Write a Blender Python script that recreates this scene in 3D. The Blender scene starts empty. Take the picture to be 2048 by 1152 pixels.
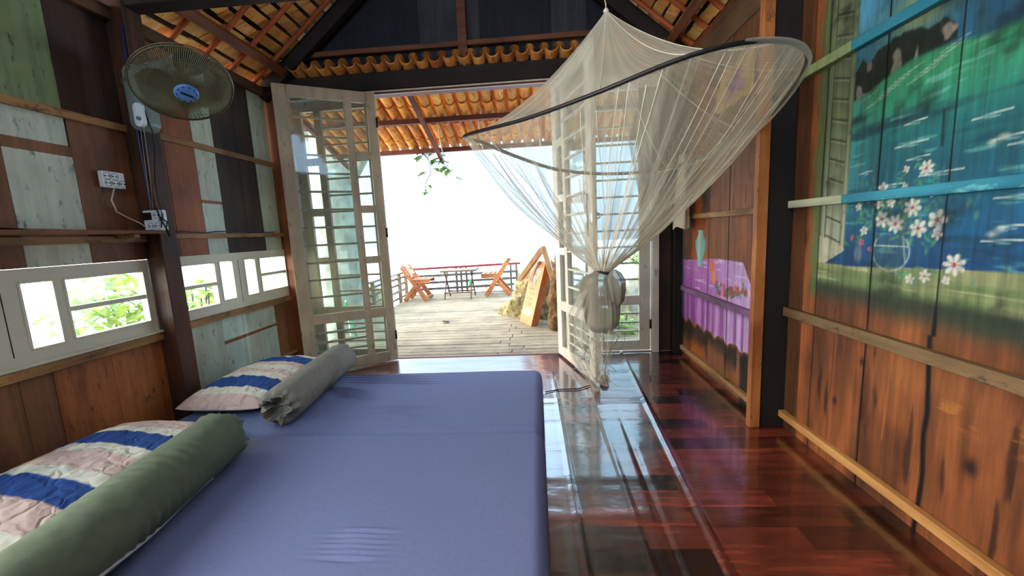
import bpy, math, random
import numpy as np
from mathutils import Vector, Matrix, noise
random.seed(7); rng = np.random.default_rng(11)
S = bpy.context.scene
COL = S.collection
PI = math.pi
def lin(c): return tuple(((v/255)/12.92 if v/255 <= .04045 else ((v/255+.055)/1.055)**2.4) for v in c[:3]) + (1,)

# ------------------------------------------------------------------ camera
yaw, pit, rol = [math.radians(a) for a in (-3.801, 7.934, -2.761)]
fw = Vector((math.sin(yaw)*math.cos(pit), math.cos(yaw)*math.cos(pit), -math.sin(pit)))
rt = Vector((math.cos(yaw), -math.sin(yaw), 0)); up = rt.cross(fw)
r2 = rt*math.cos(rol)+up*math.sin(rol); u2 = -rt*math.sin(rol)+up*math.cos(rol)
cam = bpy.data.objects.new('camera', bpy.data.cameras.new('camera')); COL.objects.link(cam)
m = Matrix((r2, u2, -fw)).transposed().to_4x4(); m.translation = (0, 0, 1.1)
cam.matrix_world = m
cam.data.sensor_width = 36; cam.data.lens = 799.2/2048*36; cam.data.clip_start = .02; cam.data.clip_end = 2000
S.camera = cam
# ------------------------------------------------------------------ light
EXPOSURE = 0.0
W = bpy.data.worlds.new('sky'); S.world = W; W.use_nodes = True
nt = W.node_tree; nt.nodes.clear()
wo = nt.nodes.new('ShaderNodeOutputWorld'); bg = nt.nodes.new('ShaderNodeBackground')
tc = nt.nodes.new('ShaderNodeTexCoord'); sp = nt.nodes.new('ShaderNodeSeparateXYZ')
nt.links.new(tc.outputs['Generated'], sp.inputs[0])
# hazy sky over the sea: blue-white ahead (+Y), made much brighter and warmer on the left (-X) to fill the room
rmp = nt.nodes.new('ShaderNodeValToRGB'); e = rmp.color_ramp.elements
mr = nt.nodes.new('ShaderNodeMapRange'); mr.inputs[1].default_value = -1; mr.inputs[2].default_value = 1
nt.links.new(sp.outputs['X'], mr.inputs[0]); nt.links.new(mr.outputs[0], rmp.inputs[0])
e[0].position = .0; e[0].color = (1, .955, .87, 1)
e[1].position = .75; e[1].color = (.135, .21, .30, 1)
k = rmp.color_ramp.elements.new(.36); k.color = (.19, .26, .335, 1)
bg.inputs[1].default_value = 20.0
# the haze over the sea ahead is dimmer low down than higher up
def mrange(src, a, b, c, d):
    q = nt.nodes.new('ShaderNodeMapRange'); q.interpolation_type = 'SMOOTHSTEP'
    for i, v in zip((1, 2, 3, 4), (a, b, c, d)): q.inputs[i].default_value = v
    nt.links.new(src, q.inputs[0]); return q.outputs[0]
def mth(op, a, b):
    q = nt.nodes.new('ShaderNodeMath'); q.operation = op
    for i, v in enumerate((a, b)):
        if isinstance(v, (int, float)): q.inputs[i].default_value = v
        else: nt.links.new(v, q.inputs[i])
    return q.outputs[0]
ahead = mrange(sp.outputs['Y'], .1, .7, 0, 1); lowz = mrange(sp.outputs['Z'], .25, .6, 1, 0)
dim = mth('SUBTRACT', 1.25, mth('MULTIPLY', mth('MULTIPLY', ahead, lowz), .88))
vs_ = nt.nodes.new('ShaderNodeVectorMath'); vs_.operation = 'SCALE'; nt.links.new(rmp.outputs[0], vs_.inputs[0]); nt.links.new(dim, vs_.inputs['Scale'])
nt.links.new(vs_.outputs[0], bg.inputs[0]); nt.links.new(bg.outputs[0], wo.inputs[0])
sun = bpy.data.objects.new('sun', bpy.data.lights.new('sun', 'SUN')); COL.objects.link(sun)
sun.data.energy = 2.0; sun.data.angle = math.radians(2); sun.data.color = (1, .93, .8)
sun.rotation_euler = Vector((-.45, .55, 1.0)).to_track_quat('Z', 'Y').to_euler()
S.view_settings.view_transform = 'Standard'; S.view_settings.look = 'None'
S.view_settings.gamma = 1; S.view_settings.use_curve_mapping = False; S.view_settings.exposure = EXPOSURE

# ------------------------------------------------------------------ materials
def mat(name):
    m = bpy.data.materials.new(name); m.use_nodes = True
    n = m.node_tree; b = n.nodes['Principled BSDF']; return m, n, b
def plain(name, c, rough=.6, metal=0, noise_amt=.12, nscale=12, bump=0.0, spec=.4):
    m, n, b = mat(name)
    t = n.nodes.new('ShaderNodeTexCoord'); no = n.nodes.new('ShaderNodeTexNoise'); no.inputs['Scale'].default_value = nscale
    no.inputs['Detail'].default_value = 6
    n.links.new(t.outputs['Object'], no.inputs[0])
    r = n.nodes.new('ShaderNodeValToRGB'); L = lin(c)
    r.color_ramp.elements[0].position = .3; r.color_ramp.elements[1].position = .7
    r.color_ramp.elements[0].color = tuple(x*(1-noise_amt) for x in L[:3])+(1,)
    r.color_ramp.elements[1].color = tuple(min(1, x*(1+noise_amt)) for x in L[:3])+(1,)
    n.links.new(no.outputs['Fac'], r.inputs[0]); n.links.new(r.outputs[0], b.inputs['Base Color'])
    b.inputs['Roughness'].default_value = rough; b.inputs['Metallic'].default_value = metal
    b.inputs['Specular IOR Level'].default_value = spec
    if bump:
        bp = n.nodes.new('ShaderNodeBump'); bp.inputs['Strength'].default_value = bump; bp.inputs['Distance'].default_value = .01
        n.links.new(no.outputs['Fac'], bp.inputs['Height']); n.links.new(bp.outputs[0], b.inputs['Normal'])
    return m
def wood(name, c1, c2, axis='Z', rough=.6, grain=22, wear=None, wear_amt=.5, bump=.35, spec=.35, vary=.12):
    """grain stretched along an axis; optional worn flecks of another colour"""
    m, n, b = mat(name); N = n.nodes.new; K = n.links.new
    t = N('ShaderNodeTexCoord'); mp = N('ShaderNodeMapping')
    s = {'X': (.06, 1, 1), 'Y': (1, .06, 1), 'Z': (1, 1, .06)}[axis]
    mp.inputs['Scale'].default_value = s; K(t.outputs['Object'], mp.inputs[0])
    g = N('ShaderNodeTexNoise'); g.inputs['Scale'].default_value = grain; g.inputs['Detail'].default_value = 8
    g.inputs['Roughness'].default_value = .65; g.inputs['Distortion'].default_value = .6; K(mp.outputs[0], g.inputs[0])
    big = N('ShaderNodeTexNoise'); big.inputs['Scale'].default_value = 3.2; big.inputs['Detail'].default_value = 4; K(t.outputs['Object'], big.inputs[0])
    mx = N('ShaderNodeMath'); mx.operation = 'ADD'; K(g.outputs['Fac'], mx.inputs[0]); K(big.outputs['Fac'], mx.inputs[1])
    r = N('ShaderNodeValToRGB'); r.color_ramp.elements[0].position = .38; r.color_ramp.elements[1].position = .64
    r.color_ramp.elements[0].color = lin(c1); r.color_ramp.elements[1].color = lin(c2)
    hf = N('ShaderNodeMath'); hf.operation = 'MULTIPLY'; hf.inputs[1].default_value = .5; K(mx.outputs[0], hf.inputs[0])
    K(hf.outputs[0], r.inputs[0]); out = r.outputs[0]
    if wear:
        w = N('ShaderNodeTexNoise'); w.inputs['Scale'].default_value = 26; w.inputs['Detail'].default_value = 10; w.inputs['Roughness'].default_value = .7
        mp2 = N('ShaderNodeMapping'); mp2.inputs['Scale'].default_value = tuple(.35 if q < .5 else 1 for q in s); K(t.outputs['Object'], mp2.inputs[0]); K(mp2.outputs[0], w.inputs[0])
        wr = N('ShaderNodeValToRGB'); wr.color_ramp.elements[0].position = .60-.12*wear_amt; wr.color_ramp.elements[1].position = .70-.1*wear_amt
        K(w.outputs['Fac'], wr.inputs[0]); mi = N('ShaderNodeMixRGB'); K(wr.outputs[0], mi.inputs[0]); K(out, mi.inputs[1]); mi.inputs[2].default_value = lin(wear); out = mi.outputs[0]
    ge = N('ShaderNodeNewGeometry'); rv = N('ShaderNodeMapRange'); rv.inputs[3].default_value = 1-vary; rv.inputs[4].default_value = 1+vary*.7; K(ge.outputs['Random Per Island'], rv.inputs[0])
    mv = N('ShaderNodeVectorMath'); mv.operation = 'SCALE'; K(out, mv.inputs[0]); K(rv.outputs[0], mv.inputs['Scale']); out = mv.outputs[0]
    K(out, b.inputs['Base Color']); b.inputs['Roughness'].default_value = rough; b.inputs['Specular IOR Level'].default_value = spec
    bp = N('ShaderNodeBump'); bp.inputs['Strength'].default_value = bump; bp.inputs['Distance'].default_value = .004
    K(g.outputs['Fac'], bp.inputs['Height']); K(bp.outputs[0], b.inputs['Normal'])
    return m
def attr_paint(name, rough=.55, bump=.3):
    """paint and bare wood colours come from the plank's own colour attribute, grain from noise"""
    m, n, b = mat(name); N = n.nodes.new; K = n.links.new
    a = N('ShaderNodeAttribute'); a.attribute_name = 'paint'
    t = N('ShaderNodeTexCoord'); mp = N('ShaderNodeMapping'); mp.inputs['Scale'].default_value = (1, 1, .07); K(t.outputs['Object'], mp.inputs[0])
    g = N('ShaderNodeTexNoise'); g.inputs['Scale'].default_value = 42; g.inputs['Detail'].default_value = 9; g.inputs['Roughness'].default_value = .7; K(mp.outputs[0], g.inputs[0])
    r = N('ShaderNodeValToRGB'); r.color_ramp.elements[0].position = .3; r.color_ramp.elements[1].position = .7
    r.color_ramp.elements[0].color = (.42, .40, .38, 1); r.color_ramp.elements[1].color = (1.25, 1.25, 1.25, 1)
    K(g.outputs['Fac'], r.inputs[0])
    mi = N('ShaderNodeMixRGB'); mi.blend_type = 'MULTIPLY'; mi.inputs[0].default_value = .75; K(a.outputs['Color'], mi.inputs[1]); K(r.outputs[0], mi.inputs[2])
    K(mi.outputs[0], b.inputs['Base Color']); b.inputs['Roughness'].default_value = rough; b.inputs['Specular IOR Level'].default_value = .3
    bp = N('ShaderNodeBump'); bp.inputs['Strength'].default_value = bump; bp.inputs['Distance'].default_value = .004
    K(g.outputs['Fac'], bp.inputs['Height']); K(bp.outputs[0], b.inputs['Normal'])
    return m
def glass_mat():
    m, n, b = mat('window_glass'); N = n.nodes.new; K = n.links.new; n.nodes.remove(b)
    o = n.nodes['Material Output']; tr = N('ShaderNodeBsdfTransparent'); tr.inputs[0].default_value = (.88, .93, .91, 1)
    gl = N('ShaderNodeBsdfGlossy'); gl.inputs['Roughness'].default_value = .04
    fr = N('ShaderNodeFresnel'); gg = N('ShaderNodeNewGeometry'); ir = N('ShaderNodeMapRange'); ir.inputs[3].default_value = 1.45; ir.inputs[4].default_value = 1/1.45; K(gg.outputs['Backfacing'], ir.inputs[0]); K(ir.outputs[0], fr.inputs[0]); mx = N('ShaderNodeMixShader')
    df = N('ShaderNodeBsdfDiffuse'); df.inputs[0].default_value = lin((200, 205, 190))
    no = N('ShaderNodeTexNoise'); no.inputs['Scale'].default_value = 6; no.inputs['Detail'].default_value = 8
    ml = N('ShaderNodeMath'); ml.operation = 'MULTIPLY'; ml.inputs[1].default_value = .14; K(no.outputs['Fac'], ml.inputs[0])
    m2 = N('ShaderNodeMixShader'); K(ml.outputs[0], m2.inputs[0]); K(tr.outputs[0], m2.inputs[1]); K(df.outputs[0], m2.inputs[2])
    K(fr.outputs[0], mx.inputs[0]); K(m2.outputs[0], mx.inputs[1]); K(gl.outputs[0], mx.inputs[2]); K(mx.outputs[0], o.inputs[0])
    return m
def leaf_mat(name, c, c2):
    m, n, b = mat(name); N = n.nodes.new; K = n.links.new
    o = n.nodes['Material Output']; no = N('ShaderNodeTexNoise'); no.inputs['Scale'].default_value = 9
    r = N('ShaderNodeValToRGB'); r.color_ramp.elements[0].position = .35; r.color_ramp.elements[1].position = .65
    r.color_ramp.elements[0].color = lin(c); r.color_ramp.elements[1].color = lin(c2); K(no.outputs['Fac'], r.inputs[0])
    K(r.outputs[0], b.inputs['Base Color']); b.inputs['Roughness'].default_value = .45
    t = N('ShaderNodeBsdfTranslucent'); K(r.outputs[0], t.inputs[0]); mx = N('ShaderNodeMixShader'); mx.inputs[0].default_value = .4
    K(b.outputs[0], mx.inputs[1]); K(t.outputs[0], mx.inputs[2]); K(mx.outputs[0], o.inputs[0]); return m
def net_mat(name, c, gain=1.0, trans=.45):
    """fine mesh cloth: the woven part (attribute 'dens') scatters light, the rest lets it through"""
    m, n, b = mat(name); N = n.nodes.new; K = n.links.new; n.nodes.remove(b); o = n.nodes['Material Output']
    a = N('ShaderNodeAttribute'); a.attribute_name = 'dens'
    tr = N('ShaderNodeBsdfTransparent'); df = N('ShaderNodeBsdfDiffuse'); tl = N('ShaderNodeBsdfTranslucent')
    df.inputs[0].default_value = lin(c); tl.inputs[0].default_value = lin(c)
    s = N('ShaderNodeMixShader'); s.inputs[0].default_value = trans; K(df.outputs[0], s.inputs[1]); K(tl.outputs[0], s.inputs[2])
    lw = N('ShaderNodeLayerWeight'); lw.inputs[0].default_value = .35
    ad = N('ShaderNodeMath'); ad.operation = 'MULTIPLY_ADD'; ad.inputs[1].default_value = .55; K(lw.outputs['Facing'], ad.inputs[0]); ad.inputs[2].default_value = .75
    mu = N('ShaderNodeMath'); mu.operation = 'MULTIPLY'; K(ad.outputs[0], mu.inputs[0]); K(a.outputs['Fac'], mu.inputs[1])
    g = N('ShaderNodeMath'); g.operation = 'MULTIPLY'; g.inputs[1].default_value = gain; g.use_clamp = True; K(mu.outputs[0], g.inputs[0])
    mx = N('ShaderNodeMixShader'); K(g.outputs[0], mx.inputs[0]); K(tr.outputs[0], mx.inputs[1]); K(s.outputs[0], mx.inputs[2]); K(mx.outputs[0], o.inputs[0])
    return m

M = {}
M['post'] = wood('dark_post_wood', (38, 22, 14), (96, 54, 30), 'Z', .6)
M['beam'] = wood('dark_beam_wood', (20, 16, 14), (48, 34, 26), 'X', .65)
M['beamY'] = wood('eave_plate_wood', (62, 42, 26), (112, 80, 48), 'Y', .65)
M['orange_post'] = wood('orange_post_wood', (120, 66, 30), (176, 110, 58), 'Z', .55, wear=(80, 45, 25), wear_amt=.2)
M['rafter'] = wood('rafter_wood', (140, 62, 26), (196, 98, 46), 'X', .6)
M['purlin'] = wood('purlin_wood', (92, 48, 24), (136, 76, 40), 'Y', .6)
M['batten'] = wood('batten_wood', (118, 82, 46), (186, 138, 84), 'Y', .6, wear=(84, 56, 34), wear_amt=.4)
M['batten_x'] = wood('cross_batten_wood', (84, 44, 26), (130, 76, 44), 'X', .6)
M['trim_wood'] = wood('trim_wood', (150, 100, 52), (206, 152, 90), 'Y', .55)
M['white_plank'] = wood('whitewashed_plank', (164, 170, 148), (208, 212, 190), 'Z', .65, wear=(92, 98, 84), wear_amt=.25)
M['pale_green'] = wood('pale_green_plank', (164, 176, 158), (206, 216, 198), 'Z', .65, wear=(80, 70, 56), wear_amt=.15)
M['olive_plank'] = wood('olive_plank', (96, 112, 72), (140, 154, 108), 'Z', .65, wear=(60, 66, 44), wear_amt=.3)
M['brown_plank'] = wood('brown_plank', (98, 62, 38), (148, 98, 62), 'Z', .6)
M['red_plank'] = wood('red_brown_plank', (116, 66, 42), (166, 98, 64), 'Z', .6)
M['dark_plank'] = wood('dark_plank', (34, 26, 22), (72, 50, 38), 'Z', .65)
M['mottled_plank'] = wood('mottled_plank', (126, 70, 34), (186, 112, 58), 'Z', .55, wear=(84, 46, 26), wear_amt=.35)
M['black_plank'] = wood('blackened_plank', (14, 15, 22), (34, 34, 42), 'Z', .7)
M['grey_plank'] = wood('grey_gable_plank', (42, 44, 50), (66, 66, 66), 'Z', .7)
M['cream'] = plain('cream_window_paint', (206, 200, 176), .45, noise_amt=.06, nscale=5, bump=.05)
M['tan'] = wood('aged_door_paint', (158, 136, 106), (196, 172, 138), 'Z', .5, grain=9, wear=(90, 70, 50), wear_amt=.05, bump=.1)
M['door_white'] = wood('pale_door_paint', (184, 176, 158), (214, 206, 188), 'Z', .5, grain=9, wear=(110, 90, 66), wear_amt=.05, bump=.1)
M['glass'] = glass_mat()
M['dark_metal'] = plain('dark_metal', (52, 46, 42), .4, .8)
M['steel'] = plain('steel', (150, 150, 150), .3, .9)
M['tile'] = wood('clay_roof_tile', (236, 158, 78), (255, 214, 134), 'X', .75, grain=14, wear=(170, 96, 48), wear_amt=.2, vary=.22)
M['porch_tile'] = wood('clay_barrel_tile', (176, 92, 38), (236, 170, 84), 'Y', .7, grain=16, wear=(120, 50, 22), wear_amt=.4, vary=.25)
M['porch_wood'] = wood('porch_batten_wood', (70, 28, 18), (112, 52, 32), 'X', .6)
M['white_strip'] = plain('white_strip_paint', (214, 196, 180), .5)
M['sheet'] = plain('violet_grey_sheet', (104, 112, 148), .8, noise_amt=.05, nscale=60, bump=.05, spec=.2)
M['bolster_grey'] = plain('grey_bolster_cotton', (128, 124, 112), .85, noise_amt=.06, nscale=40, bump=.06, spec=.15)
M['bolster_green'] = plain('green_grey_bolster_cotton', (98, 108, 88), .85, noise_amt=.08, nscale=30, bump=.06, spec=.15)
M['piping'] = plain('white_piping', (190, 190, 196), .7)
M['cotton'] = plain('pillow_underside_cotton', (140, 132, 118), .9)
M['white_plastic'] = plain('white_plastic', (214, 218, 214), .35, noise_amt=.03)
M['grey_plastic'] = plain('grey_green_plastic', (110, 122, 110), .4, noise_amt=.06)
M['blue_plastic'] = plain('blue_hub_plastic', (84, 128, 186), .35, noise_amt=.04)
M['black'] = plain('black_rubber', (14, 14, 16), .5, noise_amt=.1)
M['cage'] = plain('grille_wire', (112, 106, 76), .4, .5)
M['blade'] = plain('smoky_blade_plastic', (58, 58, 44), .3, noise_amt=.1)
M['cable_white'] = plain('white_cable', (196, 176, 150), .5)
M['cable_blue'] = plain('blue_cable', (40, 46, 80), .5)
M['cloth'] = plain('beige_cloth', (170, 160, 138), .85, noise_amt=.08, nscale=8)
M['chair'] = wood('orange_chair_wood', (126, 66, 30), (176, 108, 58), 'X', .5, wear=(92, 46, 22), wear_amt=.2)
M['table_top'] = wood('weathered_table_top', (78, 58, 42), (112, 88, 64), 'X', .6)
M['table_leg'] = wood('table_leg_wood', (78, 42, 28), (106, 66, 44), 'Z', .6)
M['rail_grey'] = wood('weathered_rail', (58, 54, 50), (88, 82, 74), 'X', .7)
M['rail_pale'] = wood('pale_rail', (108, 90, 68), (144, 124, 98), 'Y', .7)
M['rail_red'] = plain('red_rail_paint', (112, 36, 38), .5)
M['sign'] = wood('orange_sign_wood', (156, 88, 46), (196, 128, 78), 'Z', .5, grain=14)
M['sign_side'] = wood('sign_side_wood', (150, 76, 34), (180, 100, 50), 'Z', .5)
M['sign_roof'] = wood('sign_roof_wood', (142, 104, 66), (180, 144, 102), 'Z', .5)
M['sign_white'] = plain('white_sign_paint', (240, 232, 220), .6, noise_amt=.02)
M['sign_faint'] = plain('faint_sign_paint', (160, 84, 46), .6, noise_amt=.02)
M['rock'] = plain('lichened_rock', (116, 104, 72), .9, noise_amt=.6, nscale=18, bump=.9, spec=.2)
M['stump'] = plain('gnarled_driftwood', (92, 66, 40), .85, noise_amt=.6, nscale=26, bump=1.0, spec=.2)
M['bark'] = plain('pale_tree_bark', (168, 166, 152), .9, noise_amt=.3, nscale=9, bump=.7, spec=.2)
M['bark_dark'] = plain('twig_bark', (96, 84, 64), .9)
M['leaf'] = leaf_mat('green_leaf', (46, 80, 28), (96, 122, 46))
M['leaf_light'] = leaf_mat('yellow_green_leaf', (120, 158, 60), (184, 204, 96))  # lighter yellow-green foliage colour
M['green_paint'] = plain('green_painted_metal', (40, 150, 84), .45)
M['stone'] = plain('garden_wall_stone', (168, 160, 140), .9, noise_amt=.35, nscale=6, bump=.6)
M['earth'] = plain('hillside_earth', (150, 140, 110), .95, noise_amt=.3, nscale=3, bump=.4)
M['sea'] = plain('hazy_sea', (200, 216, 224), .5, noise_amt=.03, nscale=.05)
M['seam'] = plain('white_seam_tape', (206, 200, 184), .8)
M['tube_net'] = plain('grey_hoop_sleeve', (120, 114, 100), .8)
M['terminal'] = plain('tie_band', (30, 26, 28), .8)
M['net'] = net_mat('white_netting', (222, 214, 190))
M['gauze'] = net_mat('grey_gauze', (128, 130, 118))

# ------------------------------------------------------------------ mesh helpers
class MB:
    def __init__(s): s.v = []; s.f = []; s.mi = []; s.sm = []
    def add(s, verts, faces, mi=0, smooth=False):
        o = len(s.v); s.v += [tuple(p) for p in verts]
        for f in faces: s.f.append(tuple(i+o for i in f)); s.mi.append(mi); s.sm.append(smooth)
        return s
    def box(s, x0, x1, y0, y1, z0, z1, mi=0, bev=.0):
        c = Vector(((x0+x1)/2, (y0+y1)/2, (z0+z1)/2)); return s.obox(c, ((x1-x0)/2, (y1-y0)/2, (z1-z0)/2), Matrix.Identity(3), mi, bev)
    def obox(s, c, h, R, mi=0, bev=.0):
        """box with chamfered edges (bev) in frame R"""
        c = Vector(c); hx, hy, hz = [abs(q) for q in h]; b = min(bev, hx*.45, hy*.45, hz*.45)
        if b <= 0:
            vs = [c+R@Vector((sx*hx, sy*hy, sz*hz)) for sx in (-1, 1) for sy in (-1, 1) for sz in (-1, 1)]
            return s.add(vs, [(0, 1, 3, 2), (4, 6, 7, 5), (0, 4, 5, 1), (2, 3, 7, 6), (0, 2, 6, 4), (1, 5, 7, 3)], mi)
        P = {}; vs = []
        for sx in (-1, 1):
            for sy in (-1, 1):
                for sz in (-1, 1):
                    for a in range(3):
                        q = [sx*(hx-b), sy*(hy-b), sz*(hz-b)]; q[a] = (sx*hx, sy*hy, sz*hz)[a]
                        P[(sx, sy, sz, a)] = len(vs); vs.append(c+R@Vector(q))
        fs = []
        for a in range(3):
            o1, o2 = [i for i in range(3) if i != a]
            for sg in (-1, 1):
                ring = []
                for p, q in ((-1, -1), (1, -1), (1, 1), (-1, 1)):
                    k = [0, 0, 0]; k[a] = sg; k[o1] = p; k[o2] = q; ring.append(P[(*k, a)])
                fs.append(tuple(ring if (sg > 0) ^ (a == 1) else ring[::-1]))
        for a in range(3):            # edges along axis a
            o1, o2 = [i for i in range(3) if i != a]
            for p in (-1, 1):
                for q in (-1, 1):
                    k0 = [0, 0, 0]; k0[a] = -1; k0[o1] = p; k0[o2] = q; k1 = list(k0); k1[a] = 1
                    fs.append((P[(*k0, o1)], P[(*k1, o1)], P[(*k1, o2)], P[(*k0, o2)]))
        for sx in (-1, 1):
            for sy in (-1, 1):
                for sz in (-1, 1): fs.append(tuple(P[(sx, sy, sz, a)] for a in range(3)))
        return s.add(vs, fs, mi)
    def bar(s, a, b, w, t, upv=(0, 0, 1), mi=0, bev=.003):
        """rectangular bar from a to b: width w sideways, thickness t along upv"""
        a = Vector(a); b = Vector(b); d = (b-a); L = d.length; d.normalize(); u = Vector(upv)
        if abs(u.dot(d)) > .98: u = Vector((0, 1, 0)) if abs(d.y) < .9 else Vector((1, 0, 0))
        sd = d.cross(u).normalized(); u = sd.cross(d).normalized()
        R = Matrix((d, sd, u)).transposed(); return s.obox((a+b)/2, (L/2, w/2, t/2), R, mi, bev)
    def tube(s, pts, r, n=8, mi=0, closed=False, cap=True):
        pts = [Vector(p) for p in pts]; N = len(pts); rr = r if hasattr(r, '__len__') else [r]*N
        vs = []; fs = []; ref = None
        for i, p in enumerate(pts):
            if closed: d = pts[(i+1) % N]-pts[i-1]
            else: d = pts[min(i+1, N-1)]-pts[max(i-1, 0)]
            d.normalize()
            if ref is None: ref = Vector((0, 0, 1)) if abs(d.z) < .9 else Vector((1, 0, 0))
            x = (ref-d*ref.dot(d)).normalized(); ref = x; y = d.cross(x)
            for k in range(n): a = 2*PI*k/n; vs.append(p+(x*math.cos(a)+y*math.sin(a))*rr[i])
        for i in range(N if closed else N-1):
            j = (i+1) % N
            for k in range(n): fs.append((i*n+k, i*n+(k+1) % n, j*n+(k+1) % n, j*n+k))
        if cap and not closed: fs.append(tuple(range(n))[::-1]); fs.append(tuple((N-1)*n+k for k in range(n)))
        return s.add(vs, fs, mi, True)
    def grid(s, P, mi=0, smooth=True, wrap=False):
        """P[i][j] points"""
        P = np.asarray(P, float); a, b = P.shape[:2]; fs = []
        for i in range(a-1):
            for j in range(b if wrap else b-1):
                jj = (j+1) % b; fs.append((i*b+j, i*b+jj, (i+1)*b+jj, (i+1)*b+j))
        return s.add(P.reshape(-1, 3).tolist(), fs, mi, smooth)
    def lathe(s, prof, c, ax=(0, 0, 1), n=32, mi=0):
        ax = Vector(ax).normalized(); x = ax.orthogonal().normalized(); y = ax.cross(x); c = Vector(c)
        P = [[c+ax*h+(x*math.cos(2*PI*k/n)+y*math.sin(2*PI*k/n))*r for k in range(n)] for r, h in prof]
        return s.grid(P, mi, True, True)
    def build(s, name, mats, parent=None, attrs=None):
        me = bpy.data.meshes.new(name); me.from_pydata(s.v, [], s.f)
        if not isinstance(mats, (list, tuple)): mats = [mats]
        for q in mats: me.materials.append(q)
        me.polygons.foreach_set('material_index', s.mi); me.polygons.foreach_set('use_smooth', s.sm)
        if attrs:
            for k, v in attrs.items():
                v = np.asarray(v, np.float32)
                if v.ndim == 1: at = me.attributes.new(k, 'FLOAT', 'POINT'); at.data.foreach_set('value', v)
                else: at = me.attributes.new(k, 'FLOAT_COLOR', 'POINT'); at.data.foreach_set('color', v.ravel())
        me.update(); o = bpy.data.objects.new(name, me); COL.objects.link(o)
        if parent: o.parent = parent
        return o
def tag(o, label=None, cat=None, group=None, kind=None):
    if label: o['label'] = label
    if cat: o['category'] = cat
    if group: o['group'] = group
    if kind: o['kind'] = kind
    return o
def empty(name, loc=(0, 0, 0)):
    """thing root; parts keep world coordinates"""
    o = bpy.data.objects.new(name, None); COL.objects.link(o); o.location = loc; o.empty_display_size = .1; return o
def adopt(root):
    for o in bpy.data.objects:
        if o.parent == root: o.matrix_parent_inverse = Matrix.Translation(-Vector(root.location))
def struct(o, label=None, cat='structure'): return tag(o, label, cat, kind='structure')
def fbm(x, y, sc=1, oct=4, seed=0):
    """value noise on arrays"""
    x = np.asarray(x, float)*sc; y = np.asarray(y, float)*sc; out = 0; amp = 1; tot = 0
    for o in range(oct):
        xi = np.floor(x).astype(np.int64); yi = np.floor(y).astype(np.int64); xf = x-xi; yf = y-yi
        h = lambda a, b: (np.sin(a*127.1+b*311.7+seed*74.7+o*19.3)*43758.5453) % 1.0
        u = xf*xf*(3-2*xf); v = yf*yf*(3-2*yf)
        val = (h(xi, yi)*(1-u)+h(xi+1, yi)*u)*(1-v)+(h(xi, yi+1)*(1-u)+h(xi+1, yi+1)*u)*v
        out = out+val*amp; tot += amp; amp *= .5; x = x*2+13.1; y = y*2+7.7
    return out/tot
def sm(a, b, x): t = np.clip((x-a)/(b-a), 0, 1); return t*t*(3-2*t)
def slin(rgb):
    c = np.clip(np.asarray(rgb, float), 0, 255)/255
    return np.where(c <= .04045, c/12.92, ((c+.055)/1.055)**2.4)

XL, XRN, XRF, YF, YB = -2.27, 1.28, 1.22, 3.5, -1.3   # left wall, right wall near / far part, front wall, back wall
# ================================================================== floor
def floor_mat():
    m, n, b = mat('vinyl_floor'); N = n.nodes.new; K = n.links.new
    t = N('ShaderNodeTexCoord'); br = N('ShaderNodeTexBrick'); K(t.outputs['Object'], br.inputs[0])
    br.offset = .37; br.inputs['Scale'].default_value = 1; br.inputs['Brick Width'].default_value = .55; br.inputs['Row Height'].default_value = .105
    br.inputs['Mortar Size'].default_value = .0012; br.inputs['Bias'].default_value = -.1
    br.inputs['Color1'].default_value = lin((34, 13, 10)); br.inputs['Color2'].default_value = lin((134, 56, 38)); br.inputs['Mortar'].default_value = lin((26, 10, 8))
    mp = N('ShaderNodeMapping'); mp.inputs['Scale'].default_value = (.12, 1, 1); K(t.outputs['Object'], mp.inputs[0])
    g = N('ShaderNodeTexNoise'); g.inputs['Scale'].default_value = 30; g.inputs['Detail'].default_value = 9; K(mp.outputs[0], g.inputs[0])
    r = N('ShaderNodeValToRGB'); r.color_ramp.elements[0].position = .35; r.color_ramp.elements[1].position = .7
    r.color_ramp.elements[0].color = (.22, .2, .2, 1); r.color_ramp.elements[1].color = (1.5, 1.5, 1.5, 1); K(g.outputs['Fac'], r.inputs[0])
    mi = N('ShaderNodeMixRGB'); mi.blend_type = 'MULTIPLY'; mi.inputs[0].default_value = .8; K(br.outputs['Color'], mi.inputs[1]); K(r.outputs[0], mi.inputs[2])
    K(mi.outputs[0], b.inputs['Base Color']); b.inputs['Roughness'].default_value = .26; b.inputs['Specular IOR Level'].default_value = 1.0; b.inputs['Coat Weight'].default_value = .8; b.inputs['Coat Roughness'].default_value = .10; b.inputs['Coat IOR'].default_value = 1.7
    # gentle ripples of the loose sheet + fine grain
    w = N('ShaderNodeTexNoise'); w.inputs['Scale'].default_value = 5; w.inputs['Detail'].default_value = 3
    mp3 = N('ShaderNodeMapping'); mp3.inputs['Scale'].default_value = (.7, 1.6, 1); K(t.outputs['Object'], mp3.inputs[0]); K(mp3.outputs[0], w.inputs[0])
    bp = N('ShaderNodeBump'); bp.inputs['Strength'].default_value = .25; bp.inputs['Distance'].default_value = .012; K(w.outputs['Fac'], bp.inputs['Height'])
    b2 = N('ShaderNodeBump'); b2.inputs['Strength'].default_value = .12; b2.inputs['Distance'].default_value = .003; K(g.outputs['Fac'], b2.inputs['Height']); K(bp.outputs[0], b2.inputs['Normal'])
    K(b2.outputs[0], b.inputs['Normal']); K(bp.outputs[0], b.inputs['Coat Normal']); return m
xs = np.concatenate([np.arange(-2.3, -.1, .2), np.arange(-.1, 1.31, .01)]); ys = np.arange(YB, YF+.001, .03)
X, Y = np.meshgrid(xs, ys)
Z = np.zeros_like(X)
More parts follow.
